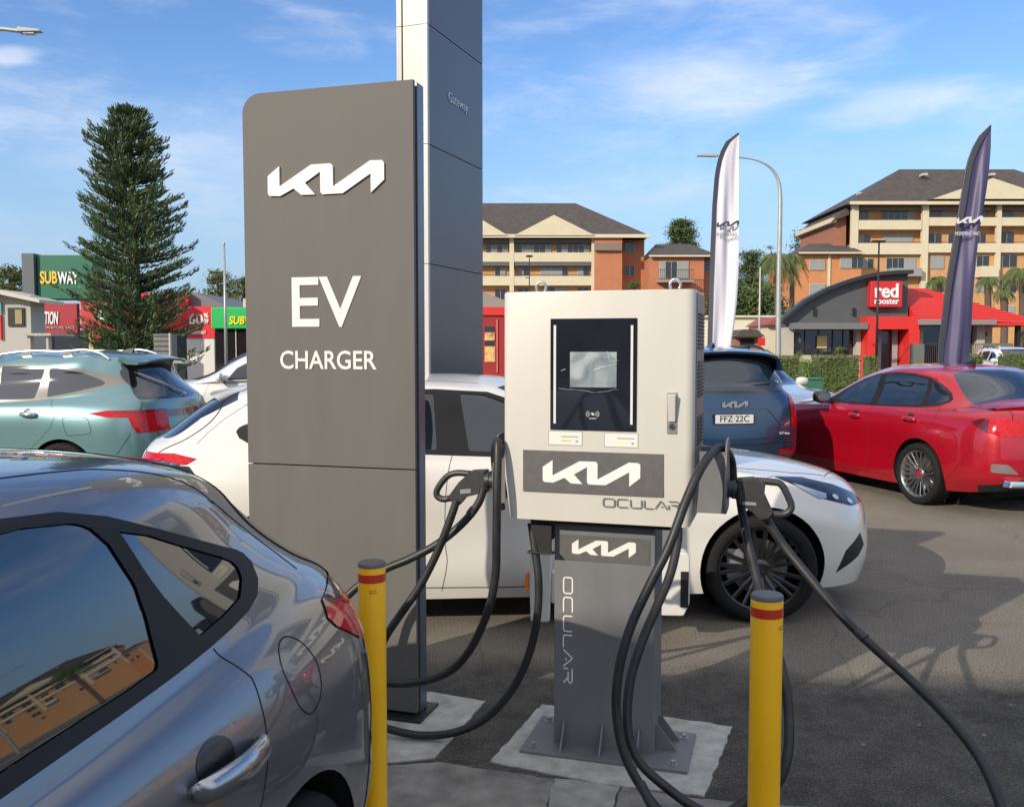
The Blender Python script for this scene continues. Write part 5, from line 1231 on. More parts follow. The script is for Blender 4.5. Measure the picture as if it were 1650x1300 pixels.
mb = MB(); mb.box(xl + .12, xr - .155, -.04, .04, za + .10, zb - .12); mb.build('rail', M_wpl, bar, bevel=.01)
mb = MB(); mb.box(xl + .30, xl + .46, -.05, .05, 0.007, za + .12); mb.build('foot', M_wpl, bar)
mb = MB(); mb.prism([(xl - .003 + .02 * math.cos(R(a)) * (1 if math.cos(R(a)) < 0 else .2), za + .22 + .055 * math.sin(R(a))) for a in range(0, 360, 20)], -.05, .03); mb.build('orange_reflector', mat('orange reflector', (.85, .22, .02), .25, coat=1), bar)
# ------------------------------------------------------------ background: buildings
def fx(u, v, y): p = at(u, v, y); return p.x, p.z
class FB:
    """helper that boxes traced rectangles at a real distance, in the building's own coordinates"""
    def __init__(s, root, y): s.r = root; s.y = y; s.o = Vector(root.location)
    def xz(s, u, v, dy=0): p = at(u, v, s.y) - s.o; return p.x, p.z
    def rect(s, mb, u0, v0, u1, v1, d0=0.0, d1=.3):
        vm = (v0 + v1) / 2; x0 = s.xz(u0, vm)[0]; x1 = s.xz(u1, vm)[0]; z0 = s.xz(u0, v1)[1]; z1 = s.xz(u0, v0)[1]
        mb.box(x0, x1, d0, d1, z0, z1); return s
    def part(s, name, m, rects, d0=0.0, d1=.3, parent=None, bevel=0):
        mb = MB()
        for r in rects: s.rect(mb, *r, d0, d1)
        return mb.build(name, m, parent or s.r, bevel=bevel)
    def each(s, name, m, rects, d0=0.0, d1=.3, parent=None):
        return [s.part(name, m, [r], d0, d1, parent) for r in rects]
    def poly(s, name, m, pts, d0, d1, parent=None):
        mb = MB(); mb.prism([s.xz(u, v) for u, v in pts], d0, d1); return mb.build(name, m, parent or s.r)
    def text(s, st, u0, u1, v0, v1, d, m, parent=None, bold=.0, **k):
        xa, zb = s.xz(u0, v0); xb, za = s.xz(u1, v1); return fit_text(st, parent or s.r, xa, xb, za, zb, d, m, .02, bold, **k)
M_brick = mat('orange brick', (.50, .21, .085), .85, vary=.10, vscale=1.5)
M_brickd = mat('deep orange render', (.42, .16, .08), .85, vary=.08, vscale=1.2)
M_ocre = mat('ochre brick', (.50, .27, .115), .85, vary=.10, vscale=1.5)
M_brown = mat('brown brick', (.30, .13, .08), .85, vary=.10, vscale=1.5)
M_crm = mat('cream render', (.56, .50, .355), .8, vary=.05, vscale=.8)
M_roof = mat('brown tile roof', (.066, .055, .050), .85, vary=.28, vscale=1.6, bump=.3, bscale=8)
M_win = mat('dark window pane', (.025, .03, .035), .08, spec=.8)
M_wfr = mat('pale window frame', (.45, .43, .38), .5)
M_rail = mat('balcony railing', (.05, .05, .055), .5)
M_cur = mat('window blind grey', (.26, .27, .27), .7)
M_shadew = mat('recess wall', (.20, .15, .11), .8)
def roof_solid(name, m, root, eave, ridge, zt, over=None):
    """hip roof: eave rectangle (x0,x1,y0,y1,z) to a ridge line (xa,xb,y)"""
    x0, x1, y0, y1, z = eave; xa, xb, yr = ridge
    mb = MB(); mb.add([(x0, y0, z), (x1, y0, z), (x1, y1, z), (x0, y1, z), (xa, yr, zt), (xb, yr, zt)], [(0, 1, 5, 4), (1, 2, 5), (2, 3, 4, 5), (3, 0, 4), (0, 3, 2, 1)])
    return mb.build(name, m, root)
rw = random.Random(11)
M_swhite = mat('sign white', (.7, .7, .7), .5)
def window(B, u0, v0, u1, v1, d, n=2, frame=M_wfr, blind=.35):
    fr = B.part('window', frame, [(u0, v0, u1, v1)], d - .05, d + .05)
    w = (u1 - u0) / n
    for k in range(n):
        B.part('pane', M_cur if rw.random() < blind else M_win, [(u0 + k * w + .45, v0 + .5, u0 + (k + 1) * w - .45, v1 - .5)], d - .08, d - .051, fr)
    return fr
# --- apartments, right
D1 = 105.0
ap = empty('apartment_building', (at(1371, 562, D1).x, D1, 0), 0, 'orange and cream apartment block with brown hip roof above the red restaurant', 'building')
B = FB(ap, D1)
xe0, ze = B.xz(1371, 331); xe1 = B.xz(1800, 331)[0]; zr = B.xz(1491, 268)[1]
roof_solid('roof', M_roof, ap, (xe0 - .8, xe1, -.8, 15.5, ze), (B.xz(1491, 268)[0], xe1 - 8, 7.0), zr + 1.0)
B.part('fascia', M_crm, [(1366, 326.5, 1800, 331.5)], -.95, -.5)
B.part('wall', M_ocre, [(1383, 331, 1800, 470)], 1.2, 15); B.part('lower_wall', M_ocre, [(1371, 393, 1800, 640)], .45, 15)
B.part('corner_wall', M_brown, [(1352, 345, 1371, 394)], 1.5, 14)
B.part('eave', M_crm, [(1343, 350, 1352, 357)], .8, 14); mb = MB(); pts = [B.xz(*q) for q in ((1343, 356), (1371, 330), (1371, 345), (1352, 352))]; mb.prism(pts, .5, 14); mb.build('side_roof', M_roof, ap)
for u0, u1 in ((1371, 1382), (1485, 1495), (1605, 1612), (1700, 1708)): B.part('column', M_crm, [(u0, 331, u1, 470)], -.1, .4)
B.part('parapet', M_crm, [(1382, 355, 1485, 370)], -.05, .2); B.part('parapet', M_crm, [(1495, 350.5, 1800, 364)], -.05, .2)
B.part('parapet', M_crm, [(1382, 392, 1485, 410)], -.05, .2); B.part('parapet', M_crm, [(1495, 392.5, 1800, 407)], -.05, .2)
for u0, v0, u1, v1 in ((1383, 353, 1484, 354), (1496, 348.5, 1800, 349.4), (1383, 390, 1484, 391), (1496, 390, 1800, 391)): B.part('balcony_rail', M_rail, [(u0, v0, u1, v1)], -.04, .02)
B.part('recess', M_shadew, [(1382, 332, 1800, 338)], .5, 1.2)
for w in ((1388, 336, 1406, 354, 2), (1427, 333, 1480, 354, 5), (1497, 331, 1545, 350, 5), (1550, 331, 1600, 350, 5), (1612, 331, 1650, 350, 4), (1388, 376, 1408, 393, 2), (1429, 375, 1478, 393, 4), (1503, 374, 1524, 392, 2), (1535, 374, 1560, 392, 2), (1578, 374, 1596, 392, 2), (1619, 371, 1642, 391, 2), (1391, 416, 1409, 432, 2), (1430, 415, 1478, 437, 5), (1502, 412, 1524, 433, 2), (1576, 411, 1596, 430, 2), (1618, 410, 1641, 430, 2), (1618, 450, 1640, 471, 2), (1575, 450, 1596, 470, 2), (1504, 452, 1524, 470, 2), (1662, 371, 1690, 391, 2), (1662, 410, 1690, 430, 2), (1617, 492, 1638, 505, 2)):
    window(B, *w[:4], (.40 if w[1] > 394 else 1.15), w[4])
for tri in (((1496, 323), (1592, 290), (1690, 323)), ((1700, 323), (1790, 292), (1880, 323))):
    B.poly('pediment', M_crm, tri, -1.1, -.7); B.poly('pediment_roof', M_roof, [(tri[0][0] - 3, tri[0][1] + .5), (tri[1][0], tri[1][1] - 2.5), (tri[2][0] + 3, tri[2][1] + .5)], -.69, 5.5)
B.part('balcony', M_crm, [(1574, 430, 1602, 447)], -1.0, .42); B.part('balcony', mat('grey balcony', (.25, .26, .26), .7), [(1430, 433, 1481, 446)], -.8, .42)
for ux in (1517, 1630, 1410): B.part('roof_vent', M_wfr, [(ux - 4, 268 if ux > 1500 else 300, ux + 4, 272 if ux > 1500 else 303)], 4, 5)
# wing to its left
roof_solid('wing_roof', M_roof, ap, (B.xz(1271, 413)[0], B.xz(1376, 413)[0], -3.5, 9, B.xz(1271, 413)[1]), (B.xz(1318, 389)[0], B.xz(1376, 389)[0], 3), B.xz(1318, 388)[1])
B.part('wing_wall', M_brick, [(1270, 413, 1371, 640)], -2.8, 8.5); B.part('wing_fascia', M_crm, [(1272, 411.5, 1376, 414)], -3.6, -3.3)
B.part('downpipe', M_crm, [(1318, 415, 1322, 640)], -2.95, -2.8)
for w in ((1339, 418, 1375, 436, 4), (1291, 422, 1316, 439, 2), (1291, 460, 1316, 478, 2), (1340, 456, 1368, 474, 3), (1291, 497, 1316, 515, 2)): window(B, *w[:4], -2.85, w[4])
# --- apartments, centre
D2 = 112.0
ap2 = empty('apartment_building', (at(960, 562, D2).x, D2, 0), 0, 'orange and cream apartment block with two cream gables seen behind the charger cabinet', 'building')
B = FB(ap2, D2)
za_ = B.xz(900, 381)[1]; roof_solid('roof', M_roof, ap2, (B.xz(560, 381)[0], B.xz(1046, 381)[0], -.8, 16, za_), (B.xz(640, 381)[0], B.xz(934, 381)[0], 7.5), B.xz(900, 328)[1] + 1.2)
B.part('fascia', M_crm, [(560, 379, 1046, 384.5)], -.95, -.6)
B.part('wall', M_ocre, [(560, 384, 957, 640)], 1.0, 15)
for u0, u1 in ((700, 707), (821, 828), (953, 959.5)): B.part('column', M_crm, [(u0, 384, u1, 470)], -.1, .4)
B.part('parapet', M_crm, [(560, 407, 953, 422)], -.05, .2); B.part('parapet', M_crm, [(560, 445, 953, 460)], -.05, .2)
for v in (403.5, 442.5): B.part('balcony_rail', M_rail, [(560, v, 953, v + .8)], -.04, .02)
B.part('awning', mat('grey awning', (.10, .10, .11), .6), [(710, 385, 952, 391)], .05, .9); B.part('awning', mat('grey awning', (.10, .10, .11), .6), [(710, 422.5, 952, 428)], .05, .9)
for w in ((782, 392, 819, 408, 4), (831, 392, 889, 408, 6), (897, 392, 951, 408, 6), (797, 429, 815, 444, 2), (834, 429, 853, 444, 2), (871, 429, 915, 444, 5), (931, 428, 950, 444, 2), (797, 465, 815, 482, 2), (835, 464, 852, 480, 2), (876, 462, 914, 480, 4), (931, 463, 950, 480, 2)): window(B, *w[:4], .95, w[4])
for tri in (((829, 381), (892, 348.5), (957, 381)), ((700, 381), (764, 348.5), (818, 381))):
    B.poly('pediment', M_crm, tri, -1.1, -.7); B.poly('pediment_roof', M_roof, [(tri[0][0] - 3, tri[0][1] + .5), (tri[1][0], tri[1][1] - 2.5), (tri[2][0] + 3, tri[2][1] + .5)], -.69, 5.5)
for ux, v in ((804, 334), (841, 334), (880, 333), (926, 331), (812, 346), (865, 346), (943, 343), (984, 358)): B.part('roof_vent', M_wfr, [(ux - 3.5, v - 1.5, ux + 3.5, v + 2)], 3.5 + (350 - v) * .12, 4.5 + (350 - v) * .12)
B.part('tower', M_brickd, [(957, 384, 1001, 640)], -.5, 12); B.part('tower_skirt', mat('grey tile skirt', (.20, .15, .125), .8), [(957, 393, 1000.5, 405)], -1.0, -.5)
B.part('side_block', M_brickd, [(1001, 384, 1041, 640)], 2.0, 12)
for w in ((1010, 387, 1026, 405, 2), (1010, 425, 1026, 443, 2)): window(B, *w[:4], 1.95, w[4], blind=0)
roof_solid('wing_roof', M_roof, ap2, (B.xz(1040, 418)[0], B.xz(1150, 418)[0], -3.5, 9, B.xz(1040, 417)[1]), (B.xz(1063, 389)[0], B.xz(1120, 389)[0], 3), B.xz(1063, 389)[1])
B.part('wing_fascia', M_crm, [(1039, 416, 1151, 418.5)], -3.65, -3.4)
B.part('wing_wall', M_brickd, [(1041, 418, 1125, 640)], -3.0, 8); B.part('wing_wall', M_brown, [(1125, 418, 1146, 640)], -2.2, 8)
window(B, 1056, 425, 1102, 452, -3.05, 5, blind=.7); window(B, 1128, 425, 1142, 440, -2.25, 1, blind=0)
B.part('balcony', mat('grey balcony', (.25, .26, .26), .7), [(1051, 456, 1106, 459)], -4.6, -3.0)
mb = MB()
for k in range(19): B.rect(mb, 1051.5 + k * 3, 440, 1052 + k * 3, 456, -4.6, -4.55)
B.rect(mb, 1051, 439.3, 1106, 440.2, -4.6, -4.54); mb.build('balcony_rail', M_rail, ap2)
# --- restaurant
D3 = 45.0
rr = empty('restaurant', (at(1425, 562, D3).x, D3, 0), 0, 'grey and red takeaway restaurant with curved roof and red rooster sign', 'restaurant')
B = FB(rr, D3)
M_cgrey = mat('charcoal cladding', (.075, .080, .085), .6, vary=.08, vscale=2); M_rred = mat('restaurant red', (.60, .025, .020), .45, vary=.05); M_bei = mat('beige pillar', (.42, .38, .32), .8)
gab = [(1262, 528), (1262, 511), (1296, 483), (1330, 465), (1362, 453), (1392, 445), (1415, 441), (1440, 438.5), (1463, 437.5), (1463, 514), (1388, 514), (1388, 524), (1275, 528)]
B.poly('gable_wall', M_cgrey, gab, 0, .5)
arc = [(1258, 513), (1296, 481.5), (1330, 463.5), (1362, 451.5), (1392, 443), (1415, 439), (1440, 436.8), (1466, 436)]
mb = MB(); A = [B.xz(*q) for q in arc]; Bo = [(x, z - .18) for x, z in A]
for i in range(len(A) - 1): mb.hexa([(A[i][0], -.45, Bo[i][1]), (A[i + 1][0], -.45, Bo[i + 1][1]), (A[i + 1][0], .3, Bo[i + 1][1]), (A[i][0], .3, Bo[i][1]), (A[i][0], -.45, A[i][1]), (A[i + 1][0], -.45, A[i + 1][1]), (A[i + 1][0], .3, A[i + 1][1]), (A[i][0], .3, A[i][1])])
mb.build('curved_roof', mat('dark metal roof', (.035, .035, .038), .4, metal=.3), rr)
B.part('canopy', mat('grey canopy', (.14, .145, .15), .6), [(1270, 521, 1386, 531)], -1.0, .5)
B.part('side_wall', mat('darker side cladding', (.045, .045, .05), .6), [(1459, 438, 1463.5, 510)], .5, 8.5)
B.part('shop_window', mat('shop glass', (.018, .014, .018), .05, spec=.9), [(1278, 531, 1379, 572)], .35, .45)
for u in (1300, 1322, 1345, 1362): B.part('mullion', M_dark, [(u - .5, 531, u + .5, 572)], .28, .35)
B.part('sill_wall', M_bei, [(1262, 572, 1388, 615)], .0, .6); B.each('pillar', M_bei, [(1262, 528, 1278, 573), (1379, 528, 1386, 573)], -.1, .6)
ps = B.part('poster', mat('yellow poster', (.55, .42, .16), .6), [(1319, 541, 1335, 561)], .22, .27); B.part('poster', mat('grey poster', (.10, .09, .11), .6), [(1283, 535, 1293, 552)], .22, .27)
mb = MB(); rn = random.Random(2)
for k in range(1): u = rn.uniform(1320.5, 1332); v = rn.uniform(543, 558); B.rect(mb, u, v, u + rn.uniform(1, 2.6), v + rn.uniform(.8, 2), .20, .219)
mb.build('poster_print', mat('poster cream print', (.70, .62, .40), .6), ps)
B.part('portal', M_rred, [(1386, 511, 1468, 531), ], -.9, .6); B.each('portal_post', M_rred, [(1386, 531, 1402, 618), (1451, 531, 1468, 618)], -.9, .6)
B.part('portal_back', mat('entrance dark', (.03, .025, .025), .3), [(1402, 531, 1451, 618)], .45, .55); B.each('glass_door', mat('door glass', (.03, .035, .04), .06, spec=.9), [(1404, 534, 1417, 600), (1424, 534, 1440, 600)], .36, .44)
B.part('door_post', mat('grey door frame', (.32, .32, .32), .6), [(1417, 531, 1424, 600)], .3, .44); B.part('door_post', mat('grey door frame', (.32, .32, .32), .6), [(1440, 531, 1449, 600)], .2, .44)
B.part('flue', M_cgrey, [(1419, 446, 1429, 452)], 1, 1.6)
B.each('wall_lamp', M_dark, [(1310.5, 496, 1313.5, 509), (1373.5, 496, 1376.5, 509)], -.12, 0)
sgn = B.part('sign_board', mat('sign red', (.52, .020, .025), .35), [(1397, 454, 1448, 495.5)], -.45, -.02, bevel=.03)
B.text('red', 1404, 1441, 458, 481, -.46, M_swhite, sgn, bold=.028, name='sign_word'); B.text('rooster', 1403, 1442, 482.5, 491, -.46, M_swhite, sgn, bold=.022, name='sign_word')
# red hip roof with ribs
x0, z0 = B.xz(1466, 516); xm = B.xz(1468, 460)[0]; zt = B.xz(1468, 460)[1]; xr = B.xz(1668, 524)[0]; xt = B.xz(1518, 463)[0]; zl = B.xz(1600, 521)[1]
mb = MB(); mb.add([(xm, -.9, z0), (xr, -.9, zl), (xr, 10, zl), (xm, 10, z0), (xm, 2.0, zt), (xt, 2.0, zt), (xt, 7, zt), (xm, 7, zt)], [(0, 1, 5, 4), (1, 2, 6, 5), (2, 3, 7, 6), (4, 5, 6, 7), (3, 0, 4, 7), (0, 3, 2, 1)])
hr = mb.build('red_roof', M_rred, rr)
mb = MB()
for k in range(1, 15):
    t = k / 15; za2 = z0 + (zt - z0) * t; zb2 = zl + (zt - zl) * t; y = -.9 + 2.9 * t
    mb.tube([(xm, y - .01, za2 + .01), (xr + (xt - xr) * t, y - .01, zb2 + .01)], .025, 4)
mb.build('roof_rib', mat('roof rib red', (.42, .018, .018), .5), hr)
B.part('gutter', mat('dull grey gutter', (.22, .20, .19), .6), [(1466, 516, 1590, 524)], -.95, -.6)
B.part('dining_wall', mat('shop glass', (.018, .014, .018), .05, spec=.9), [(1468, 524, 1575, 585)], .5, .7)
B.each('pillar', M_bei, [(1575, 524, 1588, 600), (1484, 526, 1489, 560)], .1, .6); B.part('sill_wall', M_bei, [(1468, 585, 1640, 615)], .3, .7)
B.part('side_room', M_crm, [(1588, 524, 1636, 600)], 2.2, 6); B.part('side_window', M_win, [(1591, 541, 1620, 556)], 2.0, 2.19); B.part('window_head', M_brown, [(1588, 533, 1624, 541)], 1.9, 2.19)
B.part('veranda_post', M_dark, [(1630, 524, 1635, 600)], -.5, -.2); B.part('veranda_roof', M_rred, [(1588, 520.5, 1668, 525)], -.9, 6)
fe = empty('fence', (at(1500, 562, 42).x, 42, 0), 0, 'grey green screen fence in front of the restaurant dining room', 'fence'); Bf = FB(fe, 42.0)
Bf.each('fence_panel', mat('grey green fence', (.12, .13, .11), .8), [(1466, 554, 1489, 612), (1584, 553, 1632, 612)], 0, .06)
mb = MB()
for k in range(30): Bf.rect(mb, 1490 + k * 3.1, 555, 1490.6 + k * 3.1, 612, 0, .03)
Bf.rect(mb, 1489, 554, 1584, 555.2, 0, .04); mb.build('railing', M_rail, fe)
# --- low cream building and kiosk between
lb = empty('low_building', (at(1215, 562, 75).x, 75, 0), 0, 'low cream building with a flat parapet beyond the street lamp', 'building'); B = FB(lb, 75.0)
B.part('wall', mat('pale cream render', (.62, .58, .44), .8), [(1100, 511, 1262, 640)], 0, 10); B.part('parapet_cap', mat('pale trim', (.55, .52, .42), .7), [(1098, 508.5, 1264, 511.5)], -.3, 10)
kq = empty('kiosk', (at(1206, 562, 58).x, 58, 0), 0, 'small brick kiosk with brown roof left of the street lamp', 'kiosk'); B = FB(kq, 58.0)
B.poly('roof', M_roof, [(1180, 543), (1194, 531), (1216, 531), (1229, 543)], -.6, 3.0); B.part('wall', M_brown, [(1184, 543, 1226, 640)], 0, 2.5); B.part('opening', M_win, [(1192, 546, 1215, 556)], -.04, 0)
rdw = empty('small_building', (at(1250, 562, 62).x, 62, 0), 0, 'white walled house with a small red brown roof right of the kiosk', 'building'); B = FB(rdw, 62.0)
B.poly('roof', mat('red brown roof', (.26, .07, .06), .8), [(1230, 524), (1252, 510), (1276, 510), (1276, 524)], -.5, 5); B.part('wall', M_crm, [(1236, 524, 1276, 640)], 0, 5)
fb_ = empty('bus_shelter', (at(1222, 562, 55).x, 55, 0), 0, 'small red and white roadside board beside the kiosk', 'board'); B = FB(fb_, 55.0)
fb_.name = 'roadside_board'; B.part('board', M_rred, [(1222, 544, 1233, 557)], 0, .1); B.part('post', M_wfr, [(1226, 557, 1228, 620)], 0, .1)
# --- red framed shop just right of the pylon
rs = empty('shop', (at(790, 562, 40).x, 40, 0), 0, 'red shopfront with food posters and grey roof between pylon and charger', 'shop'); B = FB(rs, 40.0)
B.poly('roof', mat('grey sheet roof', (.24, .22, .20), .7), [(700, 498), (700, 462), (781, 471), (835, 492), (835, 498)], .2, 6)
B.part('fascia', M_rred, [(700, 495, 840, 508)], -.1, .6); B.part('wall', mat('dark red wall', (.30, .018, .02), .5), [(700, 508, 840, 640)], 0, .6)
B.each('window', M_win, [(781, 526, 796, 535), (781, 549, 796, 557)], -.03, 0); B.each('food_poster', mat('food poster', (.60, .36, .14), .5, vary=.6, vscale=3), [(781, 535.5, 797, 548.5), (781, 558, 798, 583)], -.05, -.01); B.part('door_frame', mat('pale red frame', (.62, .15, .13), .5), [(800, 515, 802, 600)], -.06, -.01)
# --- left: shops, sign box, cabin
lg = empty('sign_box', (at(80, 562, 44).x, 44, 0), 0, 'big green SUBWAY sign box on a grey pier left of the pine', 'sign'); B = FB(lg, 44.0)
B.part('pier', mat('dark grey pier', (.10, .115, .13), .6), [(41, 409, 60, 600)], -.2, 1.6)
gb = B.part('green_face', mat('sign green', (.015, .13, .075), .4), [(60, 411, 150, 482)], 0, 1.4, bevel=.03)
B.text('SUB', 65, 93, 437, 457.5, -.01, mat('sign yellow', (.80, .52, .04), .4), gb, bold=.022, name='sign_word'); B.text('WAY', 93.5, 127, 438, 458, -.01, M_white, gb, bold=.022, name='sign_word')
rb = empty('sign_board', (at(95, 562, 43.5).x, 43.5, 0), 0, 'dark red hoarding with white letters ending ITION below the green sign', 'sign'); B = FB(rb, 43.5)
rf = B.part('board', mat('hoarding red', (.34, .015, .025), .5), [(64, 489, 124, 537)], 0, .3)
B.text('UTION', 66, 95, 502, 523, -.01, M_white, rf, bold=.018, name='sign_word', shear=.2); B.text('FURNITURE SALE', 68, 121, 526, 530, -.01, M_wfr, rf, name='sign_word')
rf['label'] = 'dark red board with white letters'; rb['label'] = 'dark red hoarding with slanted white letters below the green sign box'
cbn = empty('cabin', (at(30, 562, 30).x, 30, 0), 0, 'small pale weatherboard cabin with sloping roof at the left edge', 'cabin'); B = FB(cbn, 30.0)
B.part('wall', mat('pale weatherboard', (.42, .40, .36), .75), [(-40, 476, 51, 640)], 0, .9); B.poly('roof', mat('cream sheet roof', (.52, .48, .40), .6), [(-60, 468), (5, 467), (76, 484), (76, 489), (5, 474), (-60, 474)], -.5, 1.1)
fr = B.part('window', M_dark, [(14, 496, 40, 526)], -.05, 0); B.part('pane', mat('amber blind', (.30, .24, .11), .6), [(26, 499, 37, 522)], -.07, -.051, fr)
B.part('corner_post', mat('teal and red post', (.10, .30, .30), .6), [(0, 487, 4, 505)], -.08, 0); B.part('red_panel', M_rred, [(0, 507, 4, 547)], -.08, 0)
tb = empty('trolley_bay', (at(60, 562, 28).x, 28, 0), 0, 'pale flat topped trolley bay beside the cabin', 'shelter'); B = FB(tb, 28.0)
B.part('top', mat('pale concrete', (.36, .345, .30), .85), [(36, 537, 82, 541)], 0, 1.5); B.part('leg', M_bei, [(42, 541, 47, 610)], .1, .3); B.part('leg', M_bei, [(72, 541, 76, 610)], .1, .3)
st = empty('shop', (at(220, 562, 48).x, 48, 0), 0, 'long red discount store with white 60% panel behind the pine', 'shop'); B = FB(st, 48.0)
B.part('red_wall', mat('store red', (.62, .03, .03), .5, vary=.04), [(130, 472, 303, 532)], 0, 8); B.part('lower_wall', mat('store shadow glass', (.03, .035, .04), .2), [(60, 532, 398, 640)], .6, 8)
B.part('yellow_pillar', mat('store yellow', (.60, .48, .18), .6), [(145, 532, 152, 610)], -.1, .6); B.part('red_stripe_sign', M_rred, [(152, 532, 168, 545)], -.1, .5)
B.part('white_panel', M_white, [(158, 500, 190, 518), ], -.1, 0); B.poly('roof', mat('grey store roof', (.17, .17, .18), .7), [(288, 495), (292, 467), (310, 470), (362, 493), (398, 495)], .5, 8)
pn = B.part('offer_panel', mat('offer red', (.66, .02, .035), .45), [(304, 494, 348, 545)], -.25, 0)
B.text('60', 307, 330, 506, 523, -.26, M_white, pn, bold=.02, name='sign_word'); B.text('%', 331, 339, 505, 512, -.26, M_white, pn, name='sign_word', bold=.03); B.text('OFF', 331, 339, 514, 522, -.26, M_white, pn, name='sign_word', bold=.03); B.text('CHECKOUT', 311, 335, 533.5, 538.5, -.26, M_white, pn, name='sign_word', bold=.03)
B.part('white_base', mat('white shop wall', (.66, .64, .62), .6), [(304, 545, 348, 640)], -.2, 0)
gs = empty('shop', (at(380, 562, 46).x, 46, 0), 0, 'bright green shopfront with yellow letters left of the grey sign slab', 'shop'); B = FB(gs, 46.0)
gf = B.part('green_fascia', mat('bright sign green', (.02, .42, .10), .4), [(343, 495.5, 470, 530)], -.3, .6, bevel=.06)
B.text('SUB', 372, 397, 510, 523, -.31, mat('lettering yellow', (.85, .70, .03), .4), gf, bold=.022, name='sign_word', shear=.2); B.text('WAY', 398, 428, 510, 523, -.31, mat('lettering yellow', (.85, .70, .03), .4), gf, bold=.022, name='sign_word', shear=.2)
B.part('shop_window', mat('shop glass', (.018, .014, .018), .05, spec=.9), [(348, 530, 470, 640)], 0, .6); B.each('mullion', M_wfr, [(363, 530, 364.5, 600), (380, 530, 381.5, 600)], -.05, 0)
B.part('roof_box', M_crm, [(386, 480, 394, 496)], .6, 2)
bn = empty('metal_bin', (at(260, 562, 24).x, 24, 0), 0, 'grey ribbed metal crate standing in front of the pine', 'crate'); B = FB(bn, 24.0)
B.part('crate_body', mat('weathered grey metal', (.16, .16, .15), .6, vary=.2, vscale=6), [(248, 538, 272, 600)], 0, .6)
mb = MB()
for k in range(6): B.rect(mb, 248.5, 541 + k * 8, 271.5, 542 + k * 8, -.02, 0)
mb.build('rib', M_dark, bn); B.part('corner_post', M_wfr, [(272, 537, 274.5, 600)], 0, .1)

# ------------------------------------------------------------ trees and hedges
def leaf_mat(name, c, c2, vs=1.2):
    m = mat(name, c, .65, col2=c2, vscale=vs, spec=.25); return m
L_gum = leaf_mat('gum foliage', (.16, .18, .06), (.07, .09, .03)); L_dk = leaf_mat('dark foliage', (.11, .15, .05), (.045, .07, .025)); L_pine = leaf_mat('pine needles', (.14, .20, .075), (.040, .075, .045), 1.6)
L_hedge = leaf_mat('hedge leaves', (.13, .20, .035), (.05, .085, .018), 3); L_hedge2 = leaf_mat('olive hedge leaves', (.15, .16, .045), (.06, .075, .02), 3); L_palm = leaf_mat('palm fronds', (.13, .16, .05), (.05, .075, .025), 1.0)
M_bark = mat('bark', (.10, .075, .055), .9, vary=.3, vscale=6, bump=.4, bscale=20)
def leaves(mb, c, r, n, s, rnd, flat=.7):
    for _ in range(n):
        d = Vector((rnd.gauss(0, 1), rnd.gauss(0, 1), rnd.gauss(0, flat))); 
        if d.length < 1e-3: continue
        p = c + Vector((d.x * r.x, d.y * r.y, d.z * r.z)) * .5
        a = Vector((rnd.uniform(-1, 1), rnd.uniform(-1, 1), rnd.uniform(-1, 1))).normalized(); b = a.orthogonal().normalized(); q = s * rnd.uniform(.6, 1.4)
        mb.add([p - a * q, p + b * q * .5, p + a * q, p - b * q * .5], [(0, 1, 2, 3)])
def tree(loc, h, w, m, label, seed, trunk_h=.35, clumps=26, n=130, leaf=None, group='trees beyond the shops', name='tree', shape='round'):
    rnd = random.Random(seed); root = empty(name, loc, 0, label, 'tree', group)
    cr = MB(); br = MB(); th = h * trunk_h; r0 = h * .018 + .05
    br.tube(curve([(0, 0, -.1), (rnd.uniform(-.1, .1), 0, th), (rnd.uniform(-.3, .3), rnd.uniform(-.3, .3), h * .8)], 5), [r0 * (1 - .8 * i / 10) for i in range(11)], 8)
    for k in range(clumps):
        t = (k + .5) / clumps; z = th + (h - th) * t
        if shape == 'round': prof = math.sin(math.pi * min(1, .12 + .84 * t)) ** .6
        elif shape == 'dome': prof = math.sqrt(max(0, 1 - (t * .98) ** 2.2))
        else: prof = (1 - t) ** .8
        a = k * 2.4 + rnd.uniform(-.4, .4); rr_ = w / 2 * prof * rnd.uniform(.25, .92)
        c = Vector((rr_ * math.cos(a), rr_ * math.sin(a), z * .97 + rnd.uniform(-.03, .03) * h)); q = w * rnd.uniform(.14, .23)
        br.tube([(0, 0, min(z * .8, h * .75)), c * .6 + Vector((0, 0, z * .35)), c], [r0 * .35, r0 * .2, r0 * .08], 5)
        leaves(cr, c, Vector((q * 1.25, q * 1.25, q * .8)), int(n * 1.3), leaf or w * .030, rnd)
    cr.build('crown', m, root, fix=False); br.build('trunk', M_bark, root, smooth=True)
    return root
def tree_at(u, vtop, y, wpx, m, label, seed, **k):
    p = at(u, vtop, y); s = F / y; return tree((p.x, y, 0), p.z, wpx / s, m, label, seed, **k)
tree_at(1098, 352, 150, 56, L_dk, 'round dark tree rising behind the centre apartment roof', 1, shape='dome', clumps=80, n=240, trunk_h=.55)
tree_at(1212, 400, 120, 60, L_dk, 'grey green gum tree behind the white flag', 2, clumps=60, n=160, trunk_h=.25)
tree_at(1246, 392, 128, 34, L_gum, 'slim gum tree left of the street lamp', 3, clumps=26, n=110, trunk_h=.3)
tree_at(1300, 368, 135, 62, L_dk, 'wide gum tree top rising left of the right apartment block', 4, clumps=44, n=130, trunk_h=.35)
tree_at(1338, 374, 138, 26, L_dk, 'small tree top touching the brown brick corner of the apartments', 5, clumps=18, n=110, trunk_h=.4)
tree_at(1222, 462, 92, 110, L_dk, 'broad dark tree mass behind the low cream building', 6, clumps=50, n=150, trunk_h=.1)
